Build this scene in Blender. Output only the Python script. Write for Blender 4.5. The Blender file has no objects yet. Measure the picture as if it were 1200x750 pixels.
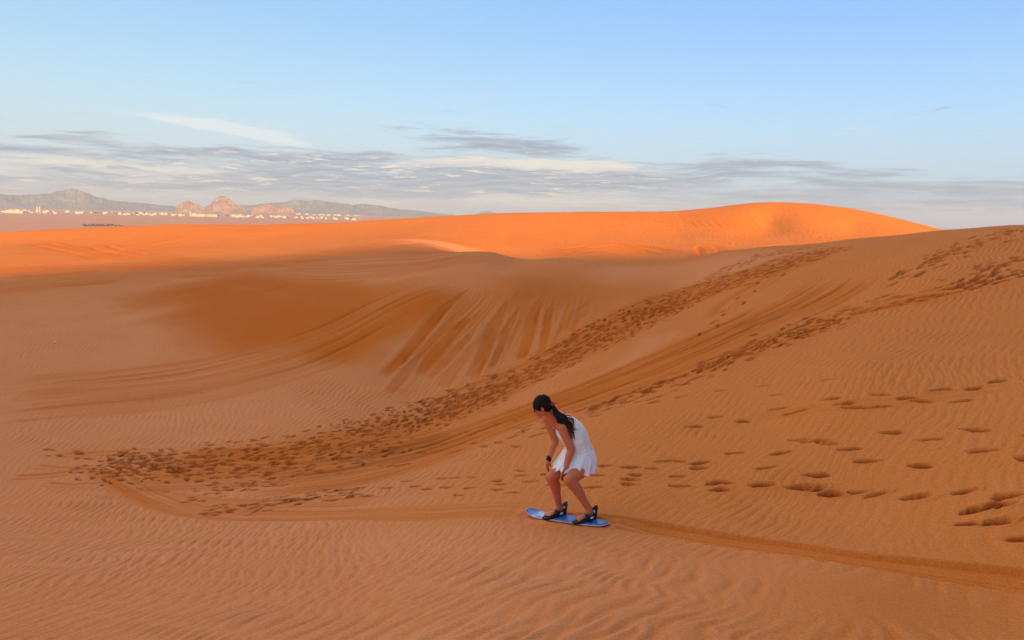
import bpy, bmesh, math, random
import numpy as np
from mathutils import Vector, Matrix

random.seed(7)
rng = np.random.default_rng(11)
sc = bpy.context.scene
C = sc.collection
R = math.radians
ZO = 30.0                      # height of the eye above the far plain (world z of the camera)

# ------------------------------------------------------------------ camera
F, PITCH, ROLL = 867.0, R(8.0), R(1.3)
fwd = Vector((0, math.cos(PITCH), -math.sin(PITCH)))
up0 = Vector((0, math.sin(PITCH), math.cos(PITCH)))
rt0 = Vector((1, 0, 0))
rt = rt0*math.cos(ROLL) + up0*math.sin(ROLL)
up = up0*math.cos(ROLL) - rt0*math.sin(ROLL)
cam = bpy.data.cameras.new('camera'); cam.lens = 26.0; cam.sensor_width = 36.0
cam.clip_start = 0.05; cam.clip_end = 60000
co = bpy.data.objects.new('camera', cam); C.objects.link(co)
M = Matrix((rt, up, -fwd)).transposed().to_4x4(); M.translation = Vector((0, 0, ZO))
co.matrix_world = M
sc.camera = co

def ray(u, v):
    return fwd + rt*((u-600)/F) + up*((375-v)/F)
def at(u, v, y):               # a survey point of the dune: seen in direction (u,v), y metres ahead
    d = ray(u, v); return d*(y/d.y)

# ------------------------------------------------------------------ noise
TAB = rng.random((256, 256))
def vnoise(x, y):
    xi = np.floor(x); yi = np.floor(y); fx = x-xi; fy = y-yi
    fx = fx*fx*fx*(fx*(fx*6-15)+10); fy = fy*fy*fy*(fy*(fy*6-15)+10)
    a = xi.astype(np.int64) & 255; b = yi.astype(np.int64) & 255
    a1 = (a+1) & 255; b1 = (b+1) & 255
    return ((TAB[a, b]*(1-fx)+TAB[a1, b]*fx)*(1-fy)+(TAB[a, b1]*(1-fx)+TAB[a1, b1]*fx)*fy)*2-1
def fbm(x, y, s, o=3):
    r = 0; a = 1; t = 0
    for k in range(o):
        r = r + a*vnoise(x*s+17.3*k+3.1, y*s-9.7*k+5.7); t += a; a *= .5; s *= 2.03
    return r/t
def sst(a, b, x):
    t = np.clip((x-a)/(b-a), 0, 1); return t*t*(3-2*t)

SUN_EL, SUN_AZ = R(12.0), R(155)        # azimuth clockwise from the viewing direction (+Y)
SX, SY = math.sin(SUN_AZ), math.cos(SUN_AZ); RIDGE_D, RIDGE_H = 250.0, 56.3
# ------------------------------------------------------------------ the dune's broad form (thin plate through survey points)
ctrl = []
def K(u, v, y): p = at(u, v, y); ctrl.append((p.x, p.y, p.z))
def W(x, y, z): ctrl.append((x, y, z))
# slope the photographer stands on, and down past the board
for a in [(600,750,3.2),(600,700,4.3),(600,650,5.7),(664,609.5,7.2),(600,605,7.35),(600,575,8.6),(600,550,10.0),(600,500,13.0),(600,450,17.3),
          (400,750,3.7),(400,700,5.0),(400,650,6.8),(400,605,9.0),(400,580,10.4),(400,550,11.8),(400,500,14.5),(400,450,17.4),
          (200,750,3.9),(200,700,5.4),(200,650,7.3),(200,610,9.6),(200,585,10.9),(200,550,12.4),(200,500,15.0),(200,450,18.0),
          (0,750,4.1),(0,700,5.7),(0,650,7.8),(0,615,9.8),(0,580,11.6),(0,550,12.8),(0,500,15.2),(0,450,18.2),
          (-250,700,5.9),(-250,600,10.5),(-250,500,15),(-250,400,22),(-250,320,40),
          # the slope on the right
          (820,750,3.5),(1000,750,3.7),(1200,750,3.9),(1200,683,5.0),(950,646,5.95),(1200,600,5.95),(1200,550,6.7),(1200,450,8.9),(1200,350,13),
          (1000,700,4.5),(1000,600,6.95),(1000,550,7.8),(1000,450,10.0),(1000,400,12.5),(1000,350,16.5),
          (900,600,7.25),(900,550,8.2),(900,500,9.7),(900,400,14.2),(900,350,18.5),
          (800,620,6.85),(800,550,8.75),(800,500,10.4),(800,450,12.7),(800,400,16.4),(800,350,21.5),
          (700,550,9.1),(700,500,11.4),(700,450,14.8),(700,400,18.7),(700,350,22.3),(700,325,24.3),
          (1400,600,5.2),(1400,450,7.5),(1400,330,12),(1400,262,17),
          # ridge line right to middle
          (1200,264,20),(1100,270,22),(1000,279,24),(900,288,26),(850,293,27),(750,304,28.5),(660,303,30),(580,298,33),
          # slip face of the bowl and its rounded top
          (600,400,20.1),(600,350,21.9),(600,325,24),(600,312,26.5),
          (500,440,18.4),(500,400,20.0),(500,350,22.4),(500,320,25.5),(500,300,31),(500,284,44),
          (400,400,20.3),(400,350,24),(400,320,28.5),(400,300,35),(400,282,52),
          (300,400,20.8),(300,350,26),(300,320,32),(300,298,44),
          (200,400,21.5),(200,350,27.5),(200,320,35),(200,295,50),
          (100,400,22),(100,350,28.5),(100,312,41),
          (0,400,22),(0,350,29),(0,312,42),(0,290,60),
          # its face towards us
          (600,270,72),(700,272,73),(800,272,72),(650,271,72.5),(750,272,72.5),(600,296,56),(700,302,52),(800,297,54),(900,262,80),(900,285,60),(1000,268,76),(1000,283,62),(1100,290,62),(1250,320,64),(500,270,66)]:
    K(*a)
_cu = [-250,0,100,200,300,400,500,600,700,790,850,880,910,960,1010,1060,1095,1150,1250]
_cv = [278,272,267,263,263.5,260.5,254,249,248,247.5,241.5,238,236.5,239.3,246,257,266.5,281,305]
_cy = [80,80,80,80,80,80,84,88,90,91,92,92,92,91,90,89,88,87,86]
for u in range(-250, 1251, 25):
    v, yy = float(np.interp(u, _cu, _cv)), float(np.interp(u, _cu, _cy)); K(u, v, yy)
    q = at(u, v, yy); k_ = q.normalized(); W(q.x+k_.x*5, q.y+k_.y*5, q.z-.35); W(q.x+k_.x*13, q.y+k_.y*13, q.z-2.6); W(q.x-k_.x*6, q.y-k_.y*6, q.z-.50)
for x, y, z in [(0,38,-3.6),(6,40,-3.8),(14,40,-3.2),(22,38,-2.6),(30,34,-1.6),(40,45,-3)]: W(x, y, z)     # hollow behind the ridge
for x, y, z in [(0,0,-1.65),(0,1.6,-1.75),(-2,1,-1.95),(2.2,1,-1.6),(5,1,-1.1),(10,4,-.5),(14,9,-.2),(20,14,1.0),(28,10,2.6),
                (-8,0,-2.6),(-20,0,-3.2),(-40,10,-4),(-60,40,-5),
                (30,0,1.0),(50,10,1.2),(80,10,.5),(0,-6,-1.5),(8,-8,-.8),(-10,-8,-2.8),(20,-14,-.4),(0,-20,-2.2),(-25,-20,-4),(30,-25,-1.2),(60,-25,-1.5),
                (0,-45,-6),(-50,-40,-8),(50,-50,-6),(100,-40,-7),(0,-85,-14),(80,-85,-14),(-80,-60,-14),(120,-10,-6),
                (60,20,.4),(60,60,-5),(110,60,-9),(100,100,-14),(-110,20,-9),(-110,70,-9),(-70,110,-11),
                (0,125,-9),(40,125,-9),(-40,120,-9),(70,115,-11),(-90,80,-9)]: W(x, y, z)
ctrl = np.array(ctrl)
def squash(x, y):
    r = np.sqrt(x*x+y*y)+1e-9; k = np.log1p(r/2)/r
    return x*k, y*k
def tps_kernel(d2): return d2*np.log(d2+1e-12)*.5
qx, qy = squash(ctrl[:, 0], ctrl[:, 1]); n = len(ctrl)
A = np.zeros((n+3, n+3)); A[:n, :n] = tps_kernel((qx[:, None]-qx)**2+(qy[:, None]-qy)**2)+np.eye(n)*2e-3
A[:n, n] = 1; A[:n, n+1] = qx; A[:n, n+2] = qy; A[n:, :n] = A[:n, n:].T
sol = np.linalg.solve(A, np.concatenate([ctrl[:, 2], np.zeros(3)]))
def base_raw(x, y):
    x = np.asarray(x, float); y = np.asarray(y, float); sh = x.shape
    px, py = squash(x.ravel(), y.ravel()); out = np.empty(px.size)
    for i in range(0, px.size, 40000):
        a = px[i:i+40000]; b = py[i:i+40000]
        out[i:i+40000] = tps_kernel((a[:, None]-qx)**2+(b[:, None]-qy)**2) @ sol[:n] + sol[n]+a*sol[n+1]+b*sol[n+2]
    out = out.reshape(sh); r = np.sqrt(x*x+y*y)
    w = sst(112, 330, r)
    p = x*SX+y*SY; q = x*-SY+y*SX            # the great dune behind the photographer, which shades this bowl
    crest = RIDGE_H + 1.2*np.sin(q/31.0+1) + .7*np.sin(q/13.0) - 1.5*np.exp(-((q-13)/8.0)**2)
    return out*(1-w) + (-30.0)*w + (30+crest)*np.exp(-((p-RIDGE_D)/55.0)**2)*(1-sst(180, 300, np.abs(q)))

def hit(u, v, y0=2.0, y1=120.0):           # where a line of sight meets the dune
    d = ray(u, v); ys = np.exp(np.linspace(math.log(y0), math.log(y1), 400)); t = ys/d.y
    px, pz = d.x*t, d.z*t
    g = pz - base_raw(px, ys); k = np.where(g < 0)[0]
    if len(k) == 0 or k[0] == 0: return None
    k = k[0]; f = g[k-1]/(g[k-1]-g[k]); y = ys[k-1]+(ys[k]-ys[k-1])*f
    return (d.x*y/d.y, y)
def hits(pts, **kw):
    return np.array([h for h in (hit(u, v, **kw) for u, v in pts) if h is not None])

# ------------------------------------------------------------------ the sheet of ground: fine near, coarse far
az_f = np.linspace(R(-52), R(52), 1850)
az_b = np.linspace(R(52), R(308), 140)[1:-1]
AZ = np.concatenate([az_f, az_b]); NA = len(AZ); NF = len(az_f)
rows = [0.4]
def ext(to, k):
    while rows[-1] < to: rows.append(rows[-1]*(1+k))
ext(2.8, .05); ext(9, .0017); ext(36, .0016); ext(120, .0034); ext(400, .02); ext(1000, .06); ext(11000, .07)
RR = np.array(rows); NR = len(RR)
ca_az = np.linspace(-math.pi, math.pi*2, 1081); ca_lr = np.linspace(math.log(.3), math.log(500), 380)
gx = np.exp(ca_lr)[:, None]*np.sin(ca_az)[None]; gy = np.exp(ca_lr)[:, None]*np.cos(ca_az)[None]
HB = base_raw(gx, gy)
def cr_weights(q, grid):
    s = (q-grid[0])/(grid[1]-grid[0]); i = np.clip(np.floor(s).astype(int), 1, len(grid)-3); f = np.clip(s-i, 0, 1)
    w = np.stack([-.5*f+f*f-.5*f**3, 1-2.5*f*f+1.5*f**3, .5*f+2*f*f-1.5*f**3, -.5*f*f+.5*f**3])
    return i, w
i0, w0 = cr_weights(np.log(np.minimum(RR, 490)), ca_lr)
T1 = sum(HB[i0+k-1]*w0[k][:, None] for k in range(4))
i1, w1 = cr_weights(AZ, ca_az)
Z = sum(T1[:, i1+k-1]*w1[k][None] for k in range(4))
Z[RR > 400] = -30.0
X = RR[:, None]*np.sin(AZ)[None]; Y = RR[:, None]*np.cos(AZ)[None]; RD = np.broadcast_to(RR[:, None], X.shape)

# near dunes only: index of the last row that carries detail
ND = int(np.searchsorted(RR, 130)); S = (slice(0, ND), slice(0, NF))
x, y, r = X[S], Y[S], RD[S]
H = np.zeros_like(x)            # detail height
flat = np.zeros_like(x)         # where ripples are wiped out
fresh = np.zeros_like(x)        # deeper, darker orange sand turned up
deep_shade = np.zeros_like(x)         # darker turned-up sand, with the shade inside footprints painted in
pale = np.zeros_like(x)         # wind-sorted paler sand
mx = np.maximum

def win(px, py, rad):
    rr = math.hypot(px, py); a = math.atan2(px, py)
    if abs(a) > R(54): return None
    r0, r1 = np.searchsorted(RR[:ND], [rr-rad, rr+rad]); a0, a1 = np.searchsorted(az_f, [a-rad/rr*1.1, a+rad/rr*1.1])
    if r1 <= r0 or a1 <= a0: return None
    return (slice(r0, r1), slice(a0, a1))

def footprint(px, py, ang, L=.28, Wd=.105, dep=.042, tone=.9, rimk=.34):
    w = win(px, py, L*1.3)
    if w is None: return
    dx, dy = x[w]-px, y[w]-py; c, s = math.sin(ang), math.cos(ang)
    a = (dx*c+dy*s)/(L/2); b = (dx*s-dy*c)/(Wd/2)
    b = b*(1+.22*np.sin(a*2.3+px*7)) + .25*a*a*math.sin(px*31)          # waisted, a little crooked
    d = np.sqrt(a*a+b*b) + .14*vnoise(x[w]*24, y[w]*24) + .16*vnoise(x[w]*9+px, y[w]*9)
    bowl = 1-sst(.55, 1.08, d)
    rim = np.exp(-((d-1.22)/.22)**2)*np.clip(.6+.5*a, .15, 1.1)
    H[w] = H[w]*(1-.85*bowl) - dep*bowl*(1+.25*a) + dep*rimk*rim*np.clip(1-np.maximum(H[w], 0)*40, 0, 1)
    flat[w] = mx(flat[w], 1-sst(1.2, 1.7, d))
    deep_shade[w] = mx(deep_shade[w], tone*(1-sst(.55, 1.05, d)))

def along(P, step):
    seg = np.diff(P, axis=0); l = np.hypot(seg[:, 0], seg[:, 1]); c = np.concatenate([[0], np.cumsum(l)])
    s = np.arange(0, c[-1], step); return np.stack([np.interp(s, c, P[:, 0]), np.interp(s, c, P[:, 1])], 1), np.arctan2(np.gradient(np.interp(s, c, P[:, 0])), np.gradient(np.interp(s, c, P[:, 1])))

def trail(px, step=.5, side=.10, jit=.06, **kw):
    P = hits(px)
    if len(P) < 2: return
    pts, an = along(P, step)
    for i, (p, a) in enumerate(zip(pts, an)):
        s = side*(1 if i % 2 else -1)+random.gauss(0, jit)
        q = dict(kw); L = q.pop('L', .30)*random.uniform(.85, 1.15); d = q.pop('dep', .04)*random.uniform(.75, 1.2)
        f = random.gauss(0, jit)
        footprint(p[0]+math.cos(a)*s+math.sin(a)*f, p[1]-math.sin(a)*s+math.cos(a)*f, a+random.gauss(0, .15), L=L, dep=d, **q)

def field(P, rad):              # signed offset t and distance s along a line on the ground, for the vertices within rad of it
    lo = P.min(0)-rad; hi = P.max(0)+rad
    m = (x > lo[0]) & (x < hi[0]) & (y > lo[1]) & (y < hi[1]); ix = np.nonzero(m)
    vx, vy = x[ix], y[ix]; best = np.full(vx.shape, 1e9); T = np.zeros_like(vx); SS = np.zeros_like(vx); acc = 0
    for k in range(len(P)-1):
        ax, ay = P[k]; ex, ey = P[k+1]-P[k]; l = math.hypot(ex, ey)
        if l < 1e-6: continue
        f = np.clip(((vx-ax)*ex+(vy-ay)*ey)/l**2, 0, 1); dx, dy = vx-ax-f*ex, vy-ay-f*ey
        d = np.hypot(dx, dy); q = d < best; best[q] = d[q]
        T[q] = (np.sign(dx*ey-dy*ex)*d)[q]; SS[q] = (acc+f*l)[q]; acc += l
    q = best < rad
    return (ix[0][q], ix[1][q]), T[q], SS[q], acc

def smooth_line(pts, n=8):
    P = hits(pts); 
    if len(P) < 3: return P
    out = []
    for i in range(len(P)-1):
        p0, p1, p2, p3 = P[max(i-1, 0)], P[i], P[i+1], P[min(i+2, len(P)-1)]
        for k in range(n):
            t = k/n
            out.append(.5*((2*p1)+(-p0+p2)*t+(2*p0-5*p1+4*p2-p3)*t*t+(-p0+3*p1-3*p2+p3)*t**3))
    out.append(P[-1]); return np.array(out)

def grooves(pts, lines, wid, tone=.5, wipe=1.0, fade=.12, wob=.02, taper=0):
    P = smooth_line(pts); ix, t, s, Lt = field(P, wid*1.6)
    t = t + wob*vnoise(s*.8, s*0+3.3) ; e = sst(-1e-6, fade*Lt, s)*(1-sst((1-fade)*Lt, Lt+1e-6, s))
    if taper: t = t/(1-taper*s/Lt)
    band = 1-sst(wid*.75, wid*1.1, np.abs(t))
    for (o, w_, d) in lines:
        gl = np.clip(.55+.9*vnoise(s*.35+o*31, s*0+o*17.7), .05, 1.2)
        H[ix] += -d*gl*np.exp(-((t-o-.06*vnoise(s*.5+o*9, s*0+o*40)*(wid > .5))/w_)**2)*e
    flat[ix] = mx(flat[ix], wipe*band*e); fresh[ix] = mx(fresh[ix], tone*band*e*np.clip(.62+.75*vnoise(t*(13 if wid > .5 else 24)+.3, s*.25), .1, 1.5))
    return ix, t, s, e

def patch(pts, rad, arr, amt, squash_=1.0):
    P = smooth_line(pts); ix, t, s, Lt = field(P, rad*1.8)
    d = np.abs(t)/rad + .45*fbm(x[ix], y[ix], .35, 4)
    arr[ix] = mx(arr[ix], amt*(1-sst(.1, 1.35, d))*sst(0, .25*Lt, s)*(1-sst(.75*Lt, Lt, s)))

# broad undulation of the sand
H += .035*fbm(x, y, .45, 3)*sst(8, 16, r) + .010*fbm(x, y, 1.4, 2)*sst(6, 12, r)

# --- tone of the sand: darker orange sand lying in the bowl, paler sand on the near shoulder
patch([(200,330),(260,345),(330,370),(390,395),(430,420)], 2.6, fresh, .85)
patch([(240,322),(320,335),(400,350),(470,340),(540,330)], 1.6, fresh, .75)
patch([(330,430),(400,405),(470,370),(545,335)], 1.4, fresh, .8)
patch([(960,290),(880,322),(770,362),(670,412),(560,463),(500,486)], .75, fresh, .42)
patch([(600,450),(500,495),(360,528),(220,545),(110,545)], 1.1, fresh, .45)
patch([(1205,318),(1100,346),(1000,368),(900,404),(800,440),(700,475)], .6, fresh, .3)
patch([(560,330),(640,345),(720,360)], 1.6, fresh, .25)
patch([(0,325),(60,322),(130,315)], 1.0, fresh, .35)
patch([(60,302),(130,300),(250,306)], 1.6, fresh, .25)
patch([(0,690),(180,640),(340,620),(480,615)], 2.2, pale, .40)
patch([(0,735),(200,720)], 2.2, pale, .3)
patch([(640,480),(690,450),(740,420),(790,380)], .7, pale, .4)
patch([(-100,480),(0,440),(120,420),(250,430)], 3.4, pale, .5)
patch([(640,320),(760,318),(880,310),(980,300)], 2.2, pale, .5)
patch([(470,287),(540,290),(600,300)], 2.5, pale, .9)
patch([(830,590),(960,600),(1090,620)], .5, pale, .2)

ta = x/np.maximum(y, .1)+.16*fbm(x, y, .25, 3)
pale = mx(pale, .14+.52*(1-sst(-.30, .20, ta-.36*(1-sst(5, 9, y))))*(1-sst(30, 40, r))*(.8+.3*fbm(x+9, y, .6, 3)))
pale *= 1-np.clip(fresh*1.2, 0, 1)
# --- tongues of sand that slid down the face of the bowl
for pts, w_, tn in [([(556,334),(522,362),(492,396),(444,443)], .26, 1.0),
                    ([(556,366),(524,398),(486,440)], .34, .95),
                    ([(560,385),(530,415),(500,445)], .22, .7),
                    ([(604,342),(578,388),(554,447)], .26, .9),
                    ([(616,352),(594,392),(575,436)], .14, .7),
                    ([(640,342),(626,372),(610,424)], .24, .9),
                    ([(651,346),(642,380),(631,424)], .16, .8),
                    ([(500,410),(478,432),(455,462)], .2, .5),
                    ([(560,400),(535,430),(518,455)], .3, .5),
                    ([(694,352),(680,368),(660,392)], .3, .35)]:
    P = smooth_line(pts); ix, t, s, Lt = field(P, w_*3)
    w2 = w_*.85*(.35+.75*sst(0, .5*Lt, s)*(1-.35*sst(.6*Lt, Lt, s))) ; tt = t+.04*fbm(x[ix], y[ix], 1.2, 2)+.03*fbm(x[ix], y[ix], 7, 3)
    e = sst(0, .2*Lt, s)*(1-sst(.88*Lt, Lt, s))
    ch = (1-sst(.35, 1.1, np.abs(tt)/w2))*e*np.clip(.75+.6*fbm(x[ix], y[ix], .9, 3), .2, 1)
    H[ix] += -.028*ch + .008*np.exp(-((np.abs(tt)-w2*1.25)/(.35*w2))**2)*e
    fresh[ix] = mx(fresh[ix], tn*ch); deep_shade[ix] = mx(deep_shade[ix], .75*tn*np.exp(-((tt+w2*.55)/(.38*w2))**2)*ch*np.clip(.5+1.2*fbm(x[ix], y[ix], 1.1, 3), 0, 1)); flat[ix] = mx(flat[ix], ch)
for k in range(26):
    u0 = random.uniform(545, 690); v0 = random.uniform(332, 362); dl = random.uniform(50, 95); du = (115-(u0-545)*.62)*dl/95
    P = smooth_line([(u0, v0), (u0-du*.42, v0+dl*.45), (u0-du, v0+dl)])
    if len(P) < 3: continue
    w_ = random.uniform(.04, .10); ix, t, s, Lt = field(P, w_*2.5); e = sst(0, .3*Lt, s)*(1-sst(.6*Lt, Lt, s)); ch = np.exp(-(t/w_)**2)*e*random.uniform(.3, .8)
    H[ix] += -.014*ch; fresh[ix] = mx(fresh[ix], .8*ch); pale[ix] = mx(pale[ix], .35*np.exp(-((t-w_*1.6)/w_)**2)*e)
# --- long old slide lines and tracks curving round the bowl
grooves([(-20,476),(120,462),(240,447),(330,424),(400,396),(470,358),(552,334)], [(-.45,.06,.03),(0,.10,.05),(.3,.06,.03),(.62,.08,.04)], .9, tone=.35, wipe=.8)
grooves([(-20,455),(120,442),(230,428),(320,408),(390,382),(450,352),(510,332)], [(-.3,.09,.04),(.1,.08,.035),(.5,.07,.03)], .8, tone=.3, wipe=.7)
grooves([(-20,492),(120,480),(250,462),(340,440),(410,412)], [(0,.09,.035),(.35,.07,.03)], .6, tone=.2, wipe=.5)
grooves([(220,318),(330,319),(420,318),(500,310),(580,299)], [(-.5,.25,.08),(.3,.3,.12),(1.2,.2,.07)], 1.6, tone=.35, wipe=.8)
grooves([(330,303),(420,300),(500,298),(560,296)], [(-1,.3,.08),(0,.25,.07),(1.0,.25,.07),(2,.2,.06)], 2.6, tone=.3, wipe=.6)
grooves([(380,292),(450,290),(520,291)], [(-1,.3,.08),(.4,.25,.07),(1.6,.25,.07)], 2.6, tone=.2, wipe=.5)
grooves([(-30,345),(60,335),(150,328)], [(-.4,.2,.06),(.4,.2,.06)], 1.0, tone=.4, wipe=.6)
grooves([(-30,318),(60,314),(200,310),(360,311)], [(0,.4,.12),(1.2,.3,.08)], 1.8, tone=.4, wipe=.6)
# tracks on the sunlit dune
for pts, k in [([(40,284),(90,294),(140,303)], .5), ([(110,286),(150,296),(180,302)], .4), ([(0,300),(90,296),(180,285),(260,274)], .4),
               ([(60,306),(160,298),(240,287)], .35), ([(650,298),(680,290),(720,287),(760,292),(790,299)], .5),
               ([(640,300),(700,294),(750,298)], .4), ([(795,291),(830,291),(850,297)], .55), ([(270,272),(330,268),(380,264)], .3),
               ([(560,286),(500,278),(440,276)], .25)]:
    grooves(pts, [(-.7,.3,.10),(.7,.3,.10)], 1.7, tone=k, wipe=.7)
for k in range(9):                                # slide marks below the lit crest
    u0 = 792+k*9
    grooves([(u0+6,250-k*.7),(u0+14,258-k*.5),(u0+26,268)], [(0,.25,.05)], .5, tone=.25, wipe=.4)

# --- sledge and board tracks
trk = [(664,608),(712,612.5),(800,626),(900,641),(1000,656),(1100,670),(1210,685),(1330,702)]
tl = [(-.18,.013,.018),(-.14,.012,.012),(-.10,.014,.018),(-.05,.012,.012),(-.005,.014,.018),(.05,.012,.012),(.10,.014,.018),(.15,.012,.012),(.185,.011,.010)]
ix, t, s, e = grooves(trk, tl, .21, tone=.0, fade=.0, wob=.006)
st_ = .5+.5*vnoise(t*24+40, s*.10); ins = 1-sst(.19, .23, np.abs(t))
fresh[ix] = mx(fresh[ix], ins*(.10+.6*st_)); pale[ix] = pale[ix]*(1-.7*ins)+.25*ins*(1-st_)
H[ix] += -.024*sst(-.225, -.20, t)*(1-sst(.13, .25, t)) + .020*np.exp(-((t+.235)/.018)**2) + .008*np.exp(-((t-.25)/.025)**2)
grooves([(625,601),(520,600),(430,602),(340,604),(260,603),(205,594),(165,577),(130,556),(108,543)], [(-.10,.03,.012),(0,.03,.010),(.09,.03,.012),(.2,.03,.01)], .34, tone=.45, fade=.06)
grooves([(160,572),(200,585),(270,592),(360,590),(460,584)], [(-.08,.04,.012),(.08,.04,.012)], .3, tone=.4)
slide = [(-.9,.04,.04),(-.74,.03,.03),(-.62,.06,.05),(-.4,.04,.04),(-.28,.03,.03),(-.15,.06,.06),(.1,.04,.04),(.22,.03,.03),(.35,.06,.06),(.55,.04,.04),(.68,.03,.03),(.8,.06,.05)]
grooves([(1005,322),(960,346),(900,374),(840,403),(770,432),(690,462),(620,487),(540,516),(460,540),(380,556),(280,566)], slide, 1.0, tone=.55, fade=.08, wob=.06)
grooves([(930,352),(860,384),(790,414),(720,444),(640,474),(560,503),(480,530),(400,548)], [(o*.8, w_, d) for o, w_, d in slide], .9, tone=.5, fade=.1, wob=.06)
grooves([(560,500),(480,523),(400,538),(320,546),(240,550),(160,552)], [(o*1.1, w_, d*.8) for o, w_, d in slide], 1.2, tone=.5, fade=.12, wob=.06)
grooves([(840,372),(858,352),(890,333),(935,305)], [(-.15,.12,.04),(.15,.1,.04)], .45, tone=.35)
grooves([(1196,452),(1120,462),(1040,472),(960,478),(880,488)], [(-.05,.03,.012),(.05,.03,.012)], .16, tone=.3, fade=.1)
grooves([(60,533),(120,531),(180,528)], [(0,.06,.03)], .15, tone=.6); grooves([(14,558),(60,556),(108,549)], [(0,.07,.03)], .16, tone=.8)
grooves([(52,565),(80,569),(120,568)], [(0,.05,.03)], .12, tone=.6); grooves([(40,545),(80,549),(115,546)], [(0,.05,.02)], .12, tone=.5)

# --- the sand under the board is pressed level with it
P0 = hit(664, 609.5); zb = float(base_raw(*P0)); gx_ = float(base_raw(P0[0]+.3, P0[1])-base_raw(P0[0]-.3, P0[1]))/.6; gy_ = float(base_raw(P0[0], P0[1]+.3)-base_raw(P0[0], P0[1]-.3))/.6
b_e = Vector((.81, -.57, .135)).normalized(); tq = Vector((-.57, -.81, 0)); slope_s = (gx_*tq.x+gy_*tq.y)*.3
b_s = Vector((tq.x, tq.y, slope_s)); b_s = (b_s-b_e*b_s.dot(b_e)).normalized(); b_n = b_s.cross(b_e)*-1
if b_n.z < 0: b_n = -b_n
BOARD = (P0[0], P0[1], zb+.004); BOARD_AXES = (b_e, b_s, b_n)
w = win(P0[0], P0[1], 1.2); dx_, dy_ = x[w]-P0[0], y[w]-P0[1]
plane = zb-(b_n.x*dx_+b_n.y*dy_)/b_n.z
la = np.abs(dx_*b_e.x+dy_*b_e.y)/math.hypot(b_e.x, b_e.y); ls = np.abs(dx_*tq.x+dy_*tq.y)
dd = np.hypot(np.maximum(la-.50, 0), np.maximum(ls-.11, 0)); wt = 1-sst(.03, .42, dd)
H[w] = H[w]*(1-wt)+wt*(plane-Z[S][w])+.024*np.exp(-((dd-.055)/.035)**2)*(.75+.6*vnoise(x[w]*11, y[w]*11))
flat[w] = mx(flat[w], 1-sst(.0, .15, dd))

# --- footprints
def scatter(px, n_, wid, **kw):
    P = hits(px); pts, an = along(P, .05)
    for k in range(n_):
        i = random.randrange(len(pts)); o = random.gauss(0, wid*.5)
        if abs(o) > wid: continue
        a = an[i]; q = dict(kw); L = q.pop('L', .3)*random.uniform(.7, 1.25); d = q.pop('dep', .045)*random.uniform(.5, 1.3)
        footprint(pts[i][0]+math.cos(a)*o, pts[i][1]-math.sin(a)*o, a+random.gauss(0, .3)+(math.pi if random.random() < .4 else 0), L=L, Wd=L*random.uniform(.30, .40), dep=d*.8, rimk=.15, **q)
bandC = [(975,290),(930,305),(880,322),(820,342),(770,362),(720,387),(670,412),(620,438),(560,463),(500,486)]
grooves(bandC, [(o, random.uniform(.03, .06), random.uniform(.015, .035)) for o in np.linspace(-.9, .9, 11)], 1.0, tone=.5, wipe=.6, fade=.1, wob=.08)
scatter(bandC, 1500, .95, tone=.7, dep=.038, L=.21)
scatter([(960,287),(900,297),(850,317),(790,344)], 220, .5, tone=.5, L=.22)
scatter([(560,465),(500,488),(430,508),(360,524),(290,535),(220,541),(150,540)], 560, 1.0, tone=.75, dep=.034, L=.19)
scatter([(480,520),(400,540),(320,552),(240,556),(160,548),(110,540)], 330, .9, tone=.8, dep=.034, L=.19)
scatter([(330,560),(280,570),(230,575)], 60, .6, tone=.7, dep=.03, L=.18)
scatter([(420,574),(350,585),(290,596),(240,600)], 95, .45, tone=.8, dep=.032, L=.19)
scatter([(200,538),(160,536),(120,541)], 60, .5, tone=.9, L=.2)
scatter([(230,545),(180,548),(130,545)], 60, .4, tone=.9, L=.2)
trail([(55,526),(80,530),(120,538)], step=.3, jit=.15, L=.2, tone=.8)
for q in [dict(step=.42), dict(step=.5, side=.2), ]:
    trail([(1205,318),(1150,331),(1100,346),(1050,356),(1000,368),(950,388),(900,404),(850,421),(800,440),(740,461),(690,480)], jit=.09, L=.28, dep=.05, tone=.9, **q)
trail([(1150,326),(1090,340),(1040,347),(990,360),(930,380),(880,401)], step=.45, jit=.15, L=.27, dep=.045, tone=.8)
scatter([(1205,318),(1100,346),(1000,368),(900,404),(800,440),(700,476)], 230, .30, tone=.8, dep=.045, L=.25)
scatter([(1000,372),(900,410),(800,446),(700,480),(600,512)], 130, .55, tone=.55, dep=.035, L=.24)
scatter([(1060,345),(1000,362),(940,383),(880,404),(820,430)], 90, .35, tone=.6, dep=.04)
scatter([(1205,300),(1170,310),(1130,333)], 45, .4, tone=.6, dep=.05)
trail([(1205,272),(1160,285),(1120,300),(1080,320),(1055,334),(1030,346)], step=.45, jit=.12, L=.27, dep=.045, tone=.8)
scatter([(1205,268),(1150,284),(1090,306),(1050,328)], 110, .6, tone=.5, dep=.05)
trail([(830,388),(845,372),(860,357),(880,340),(910,322)], step=.5, jit=.1, tone=.8)
trail([(1205,442),(1150,452),(1100,459),(1040,466),(980,470),(920,481),(860,492),(805,498)], step=.34, jit=.06, L=.3, tone=.95)
trail([(1120,470),(1060,478),(1000,482)], step=.36, jit=.1, L=.34, tone=.85)
trail([(1215,508),(1150,509),(1070,512),(980,518),(900,527),(840,537),(780,542),(720,547)], step=.44, jit=.05, L=.3, tone=1)
trail([(980,518),(940,520),(900,528)], step=.4, L=.34, tone=.5)
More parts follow.
